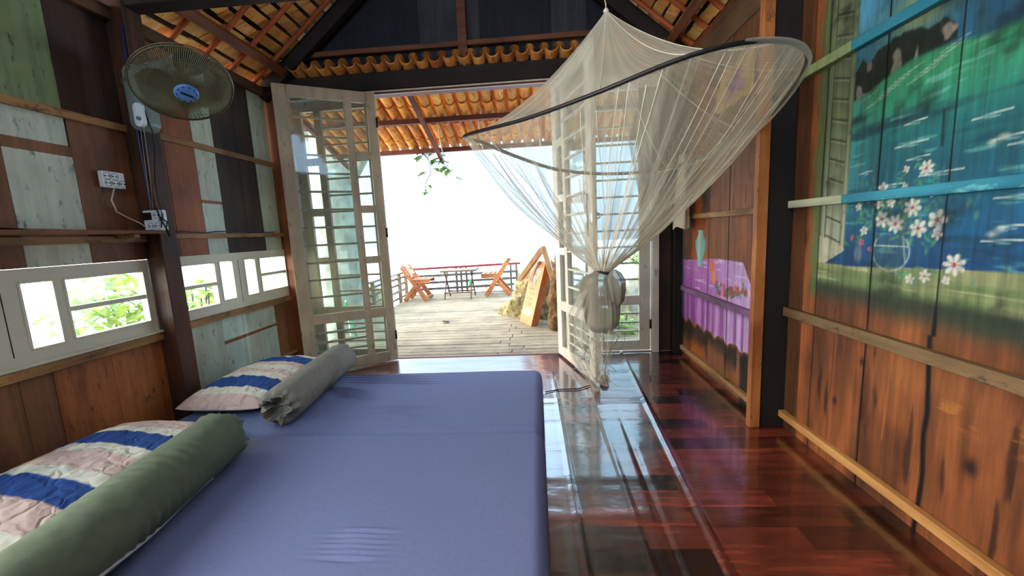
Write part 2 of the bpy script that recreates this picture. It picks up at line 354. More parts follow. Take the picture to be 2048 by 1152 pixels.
def ridge(x0, slope, wd, h): return h*np.exp(-((X-(x0+slope*(Y-1.2)))/wd)**2)
Z += ridge(.335, .0, .006, .004)+ridge(.57, .062, .010, .008)+ridge(.12, -.02, .010, .006)*sm(3.1, 2.8, Y)
Z += ridge(.42, .03, .012, -.004)*sm(2.6, 2.0, Y)
for yy, x1 in ((2.42, .75), (2.18, .62), (1.92, .52), (1.67, .5), (1.42, .45), (2.52, 1.1)):
    Z += .003*np.exp(-((Y-yy)/.02)**2)*sm(x1, x1-.05, X)*(X > -.1)
Z = Z-.0005
fl = MB().grid(np.stack([X, Y, Z], -1), 0, True); fl.box(-2.3, 1.3, YB, YF, -.05, -.006)
struct(fl.build('floor', [floor_mat()]), 'glossy dark red-brown wood-pattern vinyl floor with ridges', 'floor')

# ================================================================== deck, ground, sea
def deck_mat():
    return wood('weathered_deck_board', (96, 84, 64), (132, 119, 95), 'X', .8, grain=20, wear=(76, 68, 58), wear_amt=.45, bump=.5)
M['deck'] = deck_mat()
d = MB(); y = YF+.01
while y < 7.45:
    wd = random.uniform(.095, .135); seg = [-2.38, random.uniform(-.45, -.1), random.uniform(.15, .9), 1.9]
    if y > 5.6: seg = [-2.38, -.2]
    if y > 4.9 and y <= 5.6: seg = [-2.38, -.25, 1.9]
    for a, b in zip(seg[:-1], seg[1:]):
        dz = random.uniform(-.004, .0)
        d.box(a+.003, b-.003, y+.004, y+wd-.005, -.045+dz, -.012+dz, 0, .003)
    y += wd
struct(d.build('deck', [M['deck']]), 'sunlit weathered grey plank deck outside the folding doors', 'deck')
g = MB(); gx = np.linspace(-9, 7, 60); gy = np.linspace(-4, 6.6, 50); GX, GY = np.meshgrid(gx, gy)
g.grid(np.stack([GX, GY, -.42-.25*fbm(GX, GY, .6, 3)-.5*sm(5.4, 6.6, GY)], -1)); g2 = tag(g.build('ground', M['earth']), 'pale earth hillside below the deck', 'ground', kind='structure')
s_ = MB().box(-400, 400, 7.6, 900, -26, -25.9); tag(s_.build('sea', M['sea']), 'pale hazy sea beyond the deck railing', 'sea', kind='structure')

# ================================================================== planked walls
def plank_wall(planks, plane, name, mats, label, th=.022):
    """planks: (a0,a1,z0,z1,mat index); plane 'XL' -> left wall"""
    w = MB()
    for a0, a1, z0, z1, mi in planks:
        dx = random.uniform(-.002, .002)
        if plane == 'L': w.box(XL-th+dx, XL+dx, a0+.0006, a1-.0006, z0, z1, mi, .002); w.box(XL-th-.006, XL-th-.001, a0-.004, a1+.004, z0, z1, mi)
        elif plane == 'F': w.box(a0+.0015, a1-.0015, YF+dx, YF+th+dx, z0, z1, mi, .002)
        elif plane == 'B': w.box(a0+.0015, a1-.0015, YB-th, YB, z0, z1, mi, .002)
    return struct(w.build(name, mats), label, 'wall')
LM = [M[k] for k in ('white_plank', 'pale_green', 'olive_plank', 'brown_plank', 'red_plank', 'dark_plank', 'mottled_plank', 'black_plank', 'grey_plank')]
WH, PG, OL, BR, RD, DK, MO, BL, GR = range(9)
pl = []
# near part, above windows (z 1.045 .. 2.33)
pl += [(1.645, 1.913, 1.045, 1.57, WH), (1.645, 1.913, 1.57, 1.62, BR), (1.645, 1.905, 1.62, 1.785, WH), (1.645, 1.905, 1.785, 2.33, OL),
       (1.913, 2.25, 1.045, 1.785, BR), (1.905, 2.25, 1.785, 2.33, DK), (1.37, 1.645, 1.045, 1.60, BR), (1.37, 1.645, 1.60, 2.33, OL)]  # dark upper plank by the post stands in for the shade there
# opening of an added, unseen window that lets in fill daylight: Y -1.0 .. 0.75
pl += [(1.1, 1.37, 1.045, 2.33, WH), (.8, 1.1, 1.045, 2.33, BR), (-1.3, .8, 2.1, 2.33, BR), (-1.3, -1.05, .1, 2.1, BR)]
# below windows (z 0 .. .62)
for a0, a1, mi in ((1.912, 2.25, MO), (1.655, 1.912, MO), (1.53, 1.655, BR), (1.3, 1.53, BR), (1.0, 1.3, MO), (.8, 1.0, BR), (.3, .8, MO), (-.3, .3, BR), (-1.05, -.3, MO)):
    pl.append((a0, a1, 0, .62 if a0 > .75 else .7, mi))
# far part above
pl += [(2.25, 2.43, 1.045, 2.33, BR), (2.43, 2.655, 1.045, 2.33, RD), (2.655, 2.835, 1.045, 1.40, PG), (2.655, 2.835, 1.40, 1.42, RD), (2.655, 2.835, 1.42, 2.33, WH),
       (2.835, 3.06, 1.045, 2.33, DK), (3.06, 3.25, 1.045, 2.33, DK), (3.25, 3.46, 1.045, 2.33, WH), (3.46, 3.52, 1.045, 1.75, BR)]
pl += [(2.25, 2.415, .245, .64, PG), (2.25, 2.415, .225, .245, RD), (2.25, 2.415, 0, .225, PG), (2.415, 2.67, 0, .64, WH),
       (2.67, 2.875, .42, .64, PG), (2.67, 2.875, .395, .42, RD), (2.67, 2.875, 0, .395, PG), (2.875, 3.062, .42, .64, PG), (2.875, 3.062, .398, .42, RD),
       (2.875, 3.062, 0, .398, WH), (3.062, 3.25, .42, .64, WH), (3.062, 3.25, .40, .42, RD), (3.062, 3.25, 0, .40, PG), (3.25, 3.5, 0, .64, BR)]
plank_wall(pl, 'L', 'wall_left', LM, 'left wall of whitewashed, brown and dark reclaimed planks')
# front gable wall over the door
zr = lambda x: min(2.38+.818*(x+2.27), 2.497+.825*(1.155-x))+.02
fr = MB(); x = -2.27
cols = [(-1.55, BL), (-1.27, BL), (-.90, BL), (-.535, GR), (-.40, GR), (-.05, BL), (.19, BL), (.47, GR), (.80, BL), (1.05, BL), (1.3, BL)]
for x1, mi in cols:
    z0 = 2.470; a, b = x+(.0012 if x1 == -1.27 else 0), x1; pts = [a, (a+b)/2, b] if not (a < -.48 < b) else [a, -.48, b]
    vs = []
    for yy in (YF+.03, YF+.055):
        for q in pts: vs += [(q, yy, min(z0, zr(q))), (q, yy, max(z0, zr(q)))]
    fr.add(vs, [(0, 2, 3, 1), (2, 4, 5, 3), (6, 7, 9, 8), (8, 9, 11, 10), (1, 3, 9, 7), (3, 5, 11, 9), (0, 1, 7, 6), (4, 10, 11, 5)], mi); x = x1
fr.box(1.03, 1.125, YF+.0, YF+.03, 0, 2.45, DK); fr.box(1.125, 1.205, YF, YF+.03, 0, 1.62, DK); fr.box(1.125, 1.19, YF, YF+.03, 1.62, 1.86, DK); fr.box(1.125, 1.30, YF, YF+.03, 1.86, 2.45, DK)
struct(fr.build('wall_front', LM), 'blackened plank gable wall above and beside the folding doors', 'wall')
bk = [(a, min(a+.3, 1.28), 0, 2.4, random.choice((BR, MO, DK))) for a in np.arange(-2.27, 1.27, .3)]
plank_wall(bk, 'B', 'wall_back', LM, 'brown plank wall behind the viewer')
gb = bpy.data.objects['wall_back'].data

# -------- right wall with painted murals
ORG = np.array((150, 86, 46.)); DBR = np.array((88, 50, 28.))
def mix(c, k, t): t = np.asarray(t)[..., None]; return c*(1-t)+np.asarray(k, float)*t
def base_wood(Yv, Zv, pid):
    h = (np.sin(pid*91.7)*4375.5) % 1.0
    t = .55*fbm(Yv*9, Zv*.9, 3.0, 5, 3)+.45*fbm(Yv, Zv, 4, 4, 8)
    c = mix(np.broadcast_to(DBR, Yv.shape+(3,)).copy(), ORG, np.clip((t-.35)*2.6+.25*h, 0, 1))
    c = mix(c, (184, 118, 58), np.clip(fbm(Yv, Zv, 2.2, 3, 5)-.55, 0, 1)*1.4)
    c = mix(c, (40, 22, 14), sm(.68, .8, fbm(Yv*4, Zv*.6, 5, 4, 9))*.7)
    # knots
    for ky, kz, r in ((1.2, .33, .02), (1.62, .52, .012), (1.0, .5, .02), (2.65, 1.5, .012), (2.4, 1.35, .014), (1.75, .3, .012)):
        dd = np.hypot((Yv-ky), (Zv-kz)*.7); c = mix(c, (30, 16, 10), np.exp(-(dd/r)**2)*.9)
    return c
def stroke(c, Yv, Zv, y0, z0, y1, z1, w, k, a=1):
    L2 = (y1-y0)**2+(z1-z0)**2; t = np.clip(((Yv-y0)*(y1-y0)+(Zv-z0)*(z1-z0))/L2, 0, 1)
    dd = np.hypot(Yv-(y0+t*(y1-y0)), Zv-(z0+t*(z1-z0))); return mix(c, k, a*np.clip(1.4-dd/w, 0, 1))
def flower(c, Yv, Zv, y, z, r, pet=(226, 222, 208), mid=(190, 60, 70), n=6, rot=0):
    dy = (Yv-y); dz = Zv-z; rr = np.hypot(dy, dz); an = np.arctan2(dz, dy)+rot
    lim = r*(.62+.38*np.abs(np.cos(an*n/2)))
    c = mix(c, pet, np.clip((lim-rr)/(r*.12), 0, 1)*(.82+.18*np.cos(an*n)))
    c = mix(c, (160, 150, 140), np.clip((lim-rr)/(r*.12), 0, 1)*.3*(np.abs(np.cos(an*n/2)) < .25))
    return mix(c, mid, np.clip((r*.24-rr)/(r*.1), 0, 1))
def blob(c, Yv, Zv, y, z, ry, rz, k, a=1, soft=.3, rot=0):
    dy = (Yv-y)*math.cos(rot)+(Zv-z)*math.sin(rot); dz = -(Yv-y)*math.sin(rot)+(Zv-z)*math.cos(rot)
    q = np.sqrt((dy/ry)**2+(dz/rz)**2); return mix(c, k, a*np.clip((1-q)/soft, 0, 1))
def paint_near(Yv, Zv, pid):
    c = base_wood(Yv, Zv, pid); n1 = fbm(Yv, Zv, 6, 4, 1); n2 = fbm(Yv*.35, Zv*2.2, 9, 4, 2)
    # sea and sky
    sky = mix(np.broadcast_to(np.array((44, 120, 150.)), c.shape).copy(), (26, 84, 120), sm(1.7, 1.2, Yv))
    sky = mix(sky, (70, 150, 190), sm(1.60, 1.74, Yv)*sm(1.72, 1.85, Zv))
    sky = mix(sky, (166, 168, 96), np.exp(-((Yv-1.50)/.12)**2-((Zv-1.76)/.07)**2)*.85)
    sky = mix(sky, (34, 110, 130), np.clip(n1-.5, 0, 1)*1.6)
    hor = 1.605+.02*np.sin(Yv*9)
    zz = Zv+.05*(n2-.5)
    sea = np.stack([np.interp(zz, [.92, 1.0, 1.15, 1.25, 1.38, 1.46, 1.55, 1.61], v) for v in
                    ([8, 12, 20, 18, 22, 40, 44, 40], [70, 86, 104, 96, 118, 150, 150, 140], [128, 138, 138, 118, 120, 118, 98, 96])], -1)
    sea = mix(sea, (60, 170, 170), sm(1.62, 1.76, Yv)*sm(1.0, 1.2, Zv)*.55)
    sea = mix(sea, (6, 50, 74), sm(.5, .78, n2)*.75)
    sea = mix(sea, (120, 196, 186), sm(.70, .80, fbm(Yv*.5, Zv*3.2, 14, 3, 21))*.55)
    p = mix(sky, (0, 0, 0), 0*Yv); t = sm(-.01, .01, hor-Zv); p = p*(1-t[..., None])+sea*t[..., None]
    # rocky headland
    hl = (Yv > 1.37)*(Yv < 1.76); top = 1.665+.05*np.sin((Yv-1.37)*8)+.05*(fbm(Yv, Yv*0, 22, 3, 4)-.5)
    bot = 1.60-.06*sm(1.5, 1.76, Yv)
    t = hl*sm(0, .012, top-Zv)*sm(0, .02, Zv-bot); rk = mix(np.broadcast_to(np.array((22, 34, 26.)), c.shape).copy(), (128, 120, 108), sm(.56, .66, fbm(Yv, Zv*.7, 26, 2, 6)))
    p = p*(1-t[..., None])+rk*t[..., None]
    for q in range(16):
        y0 = 1.42+.33*((q*.618) % 1); z0 = 1.60-.06*((y0-1.42)/.33)-.012*(q % 4)
        p = stroke(p, Yv, Zv, y0, z0-.012, y0-.09, z0+.012, .0022, (170, 186, 160), .6)
    for y0, z0, l in ((1.24, 1.29, .09), (1.2, 1.27, .1), (1.55, 1.33, .12), (1.5, 1.28, .08), (1.22, 1.13, .14), (1.24, 1.01, .1), (1.2, 1.05, .06), (1.62, 1.2, .12), (1.3, 1.36, .1), (1.7, 1.26, .06), (1.52, 1.40, .08), (1.15, 1.4, .1), (1.45, 1.22, .14)):
        p = stroke(p, Yv, Zv, y0, z0, y0-l, z0+.006, .003, (214, 226, 214), .8); p = stroke(p, Yv, Zv, y0-.02, z0-.008, y0-l*.7, z0-.004, .002, (140, 200, 196), .7)
    for y0, z0 in ((1.215, 1.295), (1.24, 1.285), (1.195, 1.045), (1.215, 1.03)): p = blob(p, Yv, Zv, y0, z0, .022, .014, (206, 214, 196), .8, .8)
    # sill
    sz = .895+.035*sm(1.9, 1.1, Yv); t = sm(0, .006, sz-Zv)
    sill = mix(np.broadcast_to(np.array((150, 156, 104.)), c.shape).copy(), (84, 124, 66), sm(.35, .7, n2)*.7); sill = mix(sill, (196, 196, 150), sm(.62, .75, fbm(Yv*.4, Zv*4, 12, 3, 31))*.6)
    p = p*(1-t[..., None])+sill*t[..., None]
    # open louvred shutter
    sh = sm(1.752, 1.757, Yv); fz = np.mod(Zv-.35*(Yv-1.75), .082)/.082
    shc = mix(np.broadcast_to(np.array((116, 132, 92.)), c.shape).copy(), (178, 184, 160), sm(1.5, 1.0, Zv)*.8)
    inner = (Yv > 1.782)*(Yv < 1.872)
    shc = mix(shc, (48, 60, 36), inner*sm(.82, .97, fz)*.9); shc = mix(shc, (60, 78, 46), inner*sm(0, 1, fz)*.35*sm(.9, 1.5, Zv))
    shc = mix(shc, (200, 204, 170), inner*sm(.78, .84, fz)*(1-sm(.84, .9, fz))*.6)
    for yy in (1.757, 1.782, 1.872, 1.90): shc = mix(shc, (40, 50, 30), np.exp(-((Yv-yy)/.0025)**2)*.85)
    low = (Zv < .97+.35*(Yv-1.76)) ; shc = np.where((low*(Zv > sz))[..., None], np.array((186, 186, 156.)), shc)
    tri = (Zv < .90+1.0*(1.86-Yv)*.55)*(Zv > sz)*(Yv < 1.86)*(Yv > 1.75); shc = np.where(tri[..., None], np.array((16, 84, 140.)), shc)
    shc = np.where((Zv < sz)[..., None], sill, shc)
    p = p*(1-sh[..., None])+shc*sh[..., None]
    # bouquet
    for q in range(240):
        a = rng_near[q]; p = blob(p, Yv, Zv, a[0], a[1], .010+.016*a[2], .004+.006*a[3], (46+70*a[4], 120+60*a[2], 96+30*a[3]), .75, .6, a[4]*3)
    # jar
    jy, jz = 1.537, .965; q = np.sqrt(((Yv-jy)/.078)**2+((Zv-jz)/.072)**2)
    p = mix(p, (60, 110, 120), np.clip((1-q)/.2, 0, 1)*.45); p = mix(p, (210, 222, 210), np.exp(-((q-.97)/.05)**2)*.7*(Zv < jz+.05))
    p = mix(p, (200, 214, 200), np.exp(-((Zv-.985+.25*(Yv-jy)**2)/.003)**2)*(q < .95)*.8); p = stroke(p, Yv, Zv, 1.49, 1.02, 1.475, .93, .004, (220, 228, 220), .6)
    p = blob(p, Yv, Zv, 1.68, .95, .028, .045, (170, 160, 170), .55, .5)
    for y, z, r, nn in ((1.427, 1.243, .028, 7), (1.588, 1.195, .024, 5), (1.465, 1.118, .036, 7), (1.525, 1.064, .037, 7), (1.582, 1.082, .034, 6), (1.437, 1.048, .034, 6), (1.375, 1.075, .036, 5), (1.309, .935, .038, 7), (1.693, 1.133, .017, 5), (1.66, 1.04, .02, 5), (1.60, 1.14, .022, 5), (1.451, .875, .02, 5), (1.40, .89, .024, 6), (1.50, 1.19, .014, 5), (1.40, 1.16, .013, 4), (1.37, 1.03, .022, 5), (1.55, 1.14, .02, 5), (1.33, .885, .016, 4), (1.50, 1.25, .014, 4)):
        p = flower(p, Yv, Zv, y, z, r, mid=(176, 70, 70) if r > .023 else (206, 200, 190), n=nn, rot=y*37)
    for y, z, r in ((1.714, 1.013, .012), (1.668, .995, .016), (1.628, .97, .01)): p = flower(p, Yv, Zv, y, z, r, pet=(226, 96, 130), mid=(180, 30, 60), n=5)
    p = mix(p, (60, 74, 60), .25*sm(.6, .7, fbm(Yv*8, Zv*.4, 6, 4, 41)))
    gr = p.mean(-1, keepdims=True); p = (gr+(p-gr)*.88)*.86
    p = p*(1-.45*sm(.55, .85, fbm(Yv, Zv, 11, 5, 61))[..., None])*(.90+.2*fbm(Yv*9, Zv*.8, 4, 3, 62))[..., None]
    # blend paint into bare wood: below the sill, left of the shutter
    a_low = sm(.70, .79, Zv+.05*(n1-.5)+.02*sm(1.6, 1.1, Yv)); a_left = sm(1.985, 1.92, Yv+.05*(n2-.5))
    dark = mix(p, (36, 44, 34), sm(.82, .78, Zv-.01)*.85)
    dark = mix(dark, (76, 96, 54), sm(1.895, 1.92, Yv)*.9)
    t = (a_low*a_left)[..., None]; c = c*(1-t)+dark*t
    c = mix(c, (58, 38, 24), (Yv > 1.995)*.7+(Yv > 2.10)*.2)  # shade beside the post put into the plank colour as darker brown
    # split joints
    for yy in (1.612, 1.907): c = mix(c, (8, 8, 8), np.exp(-((Yv-yy-.003*np.sin(Zv*7))/.0028)**2))
    jx = 1.351-.012*np.sin(Zv*6)*(Zv < .7)+.01*sm(.45, .35, Zv)-.008*sm(.33, .2, Zv); wdt = .003+.006*sm(.85, .7, Zv)
    c = mix(c, (5, 5, 5), np.exp(-((Yv-jx)/wdt)**4)); c = mix(c, (8, 8, 8), np.exp(-((Yv-1.385-.02*(Zv-1.4))/.003)**2)*(Zv > 1.3)*(Zv < 1.42))
    for yy in (1.78, 2.02): c = mix(c, (30, 16, 10), np.exp(-((Yv-yy-.004*np.sin(Zv*9))/.002)**2)*(Zv < .72)*.7)
    c = mix(c, (170, 110, 50), np.exp(-((Yv-1.50+.05*(Zv-.4))/.004)**2)*(Zv > .25)*(Zv < .62)*.7)
    c = mix(c, (176, 116, 50), sm(.55, .7, fbm(Yv, Zv*3, 14, 3, 51))*np.exp(-((Zv-.47)/.035)**2)*(Yv < 1.33)*.8)
    return c
rg = np.random.default_rng(5)
rng_near = np.stack([rg.normal(1.50, .10, 240), rg.normal(1.10, .075, 240), rg.random(240), rg.random(240), rg.random(240)], -1)
rng_near[:30, 0] = rg.normal(1.42, .06, 30); rng_near[:30, 1] = rg.normal(.885, .02, 30)
rng_near[30:50, 0] = rg.normal(1.67, .03, 20); rng_near[30:50, 1] = rg.normal(1.09, .04, 20)
def paint_far(Yv, Zv, pid):
    c = base_wood(Yv, Zv, pid*1.7+3); n1 = fbm(Yv, Zv, 7, 4, 12)
    c = mix(c, (186, 92, 34), (pid == 1)*.55+(pid == 2)*.0); c = mix(c, (122, 74, 48), (pid == 2)*.55); c = mix(c, (150, 88, 50), (pid == 3)*.4); c = mix(c, (112, 66, 40), (pid == 0)*.3)
    # below the cloth: table-shadow black paint and two painted legs
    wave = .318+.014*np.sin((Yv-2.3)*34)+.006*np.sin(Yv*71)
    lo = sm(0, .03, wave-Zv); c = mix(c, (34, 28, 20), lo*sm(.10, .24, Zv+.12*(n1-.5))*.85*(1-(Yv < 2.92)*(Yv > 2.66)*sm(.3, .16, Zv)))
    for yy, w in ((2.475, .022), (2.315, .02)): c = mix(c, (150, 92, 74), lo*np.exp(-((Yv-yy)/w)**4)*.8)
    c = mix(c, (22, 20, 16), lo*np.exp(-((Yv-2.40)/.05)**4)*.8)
    # lilac cloth
    topz = np.where(Yv > 2.456, .858-.05*sm(2.7, 3.47, Yv), .86-(2.456-Yv)*1.3)
    t = sm(0, .004, topz-Zv)*sm(0, .004, Zv-wave)
    cl = mix(np.broadcast_to(np.array((174, 108, 180.)), c.shape).copy(), (204, 164, 218), sm(3.0, 2.35, Yv)); cl = mix(cl, (150, 70, 150), sm(.8, .6, Zv)*sm(2.7, 3.3, Yv)*.6)
    fold = .5+.5*np.sin(Yv*52+2*np.sin(Yv*13)); sk = sm(.585, .56, Zv)
    cl = mix(cl, (118, 62, 120), sk*sm(.55, 1, fold)*.65); cl = mix(cl, (214, 170, 214), sk*sm(.45, 0, fold)*.4)
    cl = mix(cl, (96, 50, 98), sk*np.exp(-((Zv-.56)/.03)**2)*.7); cl = mix(cl, (232, 214, 236), (1-sk)*sm(.6, .8, fbm(Yv*.5, Zv*4, 16, 3, 15))*.6)
    c = c*(1-t[..., None])+cl*t[..., None]
    # flower swag
    for q in range(90):
        a = rng_far[q]; yy = 2.82-.42*a[0]; zz = .665-.035*math.sin(a[0]*PI)+.04*a[0]+(a[1]-.5)*.075
        if q % 3 == 0: c = blob(c, Yv, Zv, yy, zz, .019, .019, (190+40*a[2], 50+40*a[3], 60), .9, .5)
        else: c = blob(c, Yv, Zv, yy, zz, .021, .009, (40+40*a[2], 100+40*a[3], 80), .85, .5, a[2]*3)
    for q in range(14):
        a = rng_far[q+20]; c = blob(c, Yv, Zv, 2.88+.42*a[1], .79-.10*a[0], .012, .011, (196, 80, 110), .8, .5)
    c = blob(c, Yv, Zv, 2.872, .795, .045, .05, (216, 104, 62), .95, .25); c = blob(c, Yv, Zv, 2.84, .725, .042, .052, (232, 136, 96), .95, .25)
    # vase
    vz = np.clip((Zv-.775)/.27, 0, 1); prof = np.interp(vz, [0, .06, .2, .5, .7, .82, .93, 1], [.07, .05, .055, .098, .11, .07, .045, .06])
    t = (Zv > .775)*(Zv < 1.045)*sm(0, .008, prof-np.abs(Yv-3.075))
    vc = mix(np.broadcast_to(np.array((120, 166, 158.)), c.shape).copy(), (196, 214, 204), np.exp(-((Yv-3.10)/.04)**2)*.6); vc = mix(vc, (60, 100, 100), sm(.6, 1, np.abs(Yv-3.075)/prof)*.7)
    c = c*(1-t[..., None])+vc*t[..., None]
    c = mix(c, (26, 34, 24), sm(.42, .6, fbm(Yv, Zv, 9, 3, 77))*np.exp(-((Yv-3.0)/.12)**2-((Zv-1.32)/.2)**2)*.9)
    # upper: yellow panel with purple flower
    t = (Yv > 2.40)*(Yv < 2.86)*sm(0, .01, Zv-1.80)*sm(0, .01, 2.05-.12*sm(2.75, 2.86, Yv)-Zv); c = mix(c, (206, 168, 86), t*.85)
    for y, z, ry, rz, ro in ((2.66, 1.92, .09, .035, .5), (2.6, 1.96, .09, .04, -.3), (2.56, 1.89, .08, .035, .2), (2.68, 1.86, .07, .03, -.4)): c = blob(c, Yv, Zv, y, z, ry, rz, (142, 62, 140), .9, .3, ro)
    c = mix(c, (70, 50, 36), sm(1.2, 1.5, Zv)*.35*(1-t))
    for yy in (3.24, 2.935, 2.64, 2.355): c = mix(c, (10, 8, 8), np.exp(-((Yv-yy-.003*np.sin(Zv*8))/.003)**2))
    return c
rng_far = rg.random((120, 4))
def painted_planks(w, cols, planks, xw, fn, step, z1=2.42, thick=.022):
    for pid, (a0, a1) in enumerate(planks):
        ny = max(2, int((a1-a0)/step)+1); nz = int(z1/step)+1
        yy = np.linspace(a0, a1, ny); zz = np.linspace(0, z1, nz); YY, ZZ = np.meshgrid(yy, zz)
        c = slin(fn(YY, ZZ, pid)); XX = np.full_like(YY, xw+.0015*math.sin(pid*5))
        w.grid(np.stack([XX, YY, ZZ], -1)[:, ::-1], 0, False); cols.append(np.concatenate([c, np.ones(c.shape[:2]+(1,))], -1)[:, ::-1].reshape(-1, 4))
        k = len(w.v); w.box(xw+.004, xw+thick, a0+.001, a1-.001, 0, z1, 0); cols.append(np.tile(np.append(slin((60, 34, 22)), 1), (len(w.v)-k, 1)))
w = MB(); cols = []
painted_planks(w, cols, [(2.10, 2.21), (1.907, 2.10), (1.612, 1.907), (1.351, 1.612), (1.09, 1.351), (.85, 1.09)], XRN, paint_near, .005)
painted_planks(w, cols, [(.5, .85), (.1, .5), (-.35, .1), (-.8, -.35), (-1.3, -.8)], XRN, lambda a, b, p: paint_near(np.clip(a, 0, 1.08), b, p), .02)
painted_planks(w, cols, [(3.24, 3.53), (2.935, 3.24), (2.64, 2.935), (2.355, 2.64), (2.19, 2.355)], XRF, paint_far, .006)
M['mural'] = attr_paint('mural_painted_planks')
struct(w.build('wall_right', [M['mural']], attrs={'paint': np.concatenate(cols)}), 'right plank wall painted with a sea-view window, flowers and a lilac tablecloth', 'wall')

# ================================================================== posts, beams, rails (trims)
tn = [0]
def trim(mb, mats, label):
    tn[0] += 1; return struct(mb.build('trim_%d' % tn[0], mats), label, 'trim')
trim(MB().box(-2.269, -2.16, 2.195, 2.305, 0, 2.45, 0, .004), M['post'], 'dark brown square post on the left wall holding the fan')
trim(MB().box(-2.29, -2.155, 3.47, 3.60, 0, 2.55, 0, .004), wood('door_post_wood', (104, 52, 26), (160, 88, 46), 'Z'), 'reddish corner post left of the folding doors')
q = MB().box(1.098, 1.153, 2.09, 2.125, 0, 2.42, 0, .003); trim(q, M['orange_post'], 'pale orange upright board between the two murals')
M['black_post'] = wood('black_post_wood', (12, 9, 8), (26, 18, 14), 'Z', .7)
trim(MB().box(1.154, 1.279, 2.10, 2.20, 0, 2.42, 0, .003), M['black_post'], 'black post on the right wall behind the upright board')
trim(MB().box(-2.30, 1.30, 2.20, 2.30, 2.40, 2.52, 0, .004), M['beam'], 'dark tie beam crossing the room at the top of the photo')
trim(MB().box(-2.32, -2.23, YB, 3.6, 2.33, 2.40, 0, .004), M['beamY'], 'wall plate beam under the left roof slope')
trim(MB().box(1.21, 1.33, YB, 3.6, 2.20, 2.37, 0, .004), M['beamY'], 'wall plate beam under the right roof slope')
# front rafters and framing
fr1 = MB().bar((-2.27, 3.44, 2.33), (-.48, 3.44, 3.79), .07, .11, (0, 0, 1), 0, .004); trim(fr1, M['beam'], 'dark sloping rafter on the left of the gable')
fr1 = MB().bar((1.30, 3.44, 2.33), (-.48, 3.44, 3.79), .07, .11, (0, 0, 1), 0, .004); trim(fr1, M['beam'], 'dark sloping rafter on the right of the gable')
trim(MB().box(-2.16, 1.22, 3.475, 3.555, 2.335, 2.475, 0, .004), M['beam'], 'heavy black lintel beam over the folding doors')
trim(MB().box(-2.1, 1.2, 3.47, 3.50, 2.625, 2.665, 0, .003), M['batten_x'], 'thin brown cross batten on the dark gable')
trim(MB().box(-.575, -.50, 3.46, 3.51, 2.475, 3.7, 0, .003), M['batten_x'], 'upright brown king post on the dark gable')
trim(MB().box(-2.06, 1.03, 3.49, 3.56, 2.295, 2.333, 0, .003).box(-2.06, 1.03, 3.482, 3.489, 2.318, 2.330, 1).box(-2.06, 1.03, 3.482, 3.489, 2.296, 2.303, 1), [M['porch_wood'], M['white_strip']], 'dark door head rail edged with thin white strips')
trim(MB().box(.975, 1.03, 3.45, 3.55, 0, 2.295, 0, .003), M['door_white'], 'pale painted right jamb of the folding doors')
trim(MB().box(-2.155, -2.075, 3.47, 3.55, 0, 2.295, 0, .003), M['tan'], 'tan painted left jamb of the folding doors')
trim(MB().box(1.135, 1.205, 3.4, 3.48, 0, 2.33, 0, .003), M['black_post'], 'black corner post right of the folding doors')
trim(MB().box(-2.06, .975, 3.48, 3.52, -.02, .004, 0, .002), M['batten_x'], 'low wooden threshold under the folding doors')
# left wall rails
def railL(y0, y1, z0, z1, dp, mt, lab): trim(MB().box(XL, XL+dp, y0, y1, z0, z1, 0, .002), mt, lab)
railL(YB+.3, 2.195, 1.752, 1.79, .022, M['batten'], 'upper wooden batten on the near left wall')
railL(.8, 2.195, 1.145, 1.182, .03, M['batten'], 'wooden batten under the left wall shelf')
railL(2.305, 3.47, 1.76, 1.797, .022, M['batten'], 'upper wooden batten on the far left wall')
railL(2.305, 3.47, 1.16, 1.192, .03, M['batten'], 'middle wooden batten on the far left wall above the windows')
railL(.8, 2.195, .565, .61, .03, M['batten'], 'wooden sill batten under the near left window')
railL(.8, 2.195, .612, .624, .036, M['cream'], 'thin cream strip along the foot of the near left window')
railL(2.305, 3.47, .585, .628, .03, M['batten'], 'wooden sill batten under the far left window')
railL(2.305, 3.47, .10, .125, .02, M['batten'], 'low wooden batten by the far pillow')
# right wall rails
M['rail_mural'] = wood('blue_painted_rail', (20, 88, 110), (52, 140, 160), 'Y', .55, wear=(90, 160, 170), wear_amt=.3)
M['rail_lilac'] = wood('lilac_painted_rail', (96, 66, 92), (150, 104, 146), 'Y', .55, wear=(70, 50, 60), wear_amt=.5)
M['rail_old'] = wood('old_grey_rail', (78, 58, 38), (126, 102, 68), 'Y', .65, wear=(50, 36, 24), wear_amt=.3)
M['rail_white'] = wood('washed_rail', (120, 126, 100), (170, 172, 148), 'Y', .6)
def railR(y0, y1, z0, z1, mt, lab, xw=XRN, dp=.03, split=None):
    b = MB(); mts = mt if isinstance(mt, list) else [mt]
    if split: b.box(xw-dp, xw, y0, split, z0, z1, 0, .002); b.box(xw-dp, xw, split, y1, z0, z1, 1, .002)
    else: b.box(xw-dp, xw, y0, y1, z0, z1, 0, .002)
    trim(b, mts, lab)
railR(YB+.05, 2.099, 1.152, 1.187, [M['rail_mural'], M['rail_white']], 'blue painted batten crossing the sea mural', split=1.75)
railR(YB+.05, 2.099, 1.735, 1.775, [M['rail_mural'], M['olive_plank']], 'upper batten crossing the painted sky', split=1.75)
railR(YB+.05, 2.099, .61, .655, M['rail_old'], 'weathered batten below the sea mural')
railR(YB+.05, 2.099, .062, .098, M['trim_wood'], 'pale batten along the foot of the near right wall')
railR(2.20, 3.4, .555, .592, M['rail_lilac'], 'lilac painted batten crossing the tablecloth mural', XRF)
railR(2.20, 3.25, 1.135, 1.170, M['batten'], 'wooden batten above the tablecloth mural', XRF)
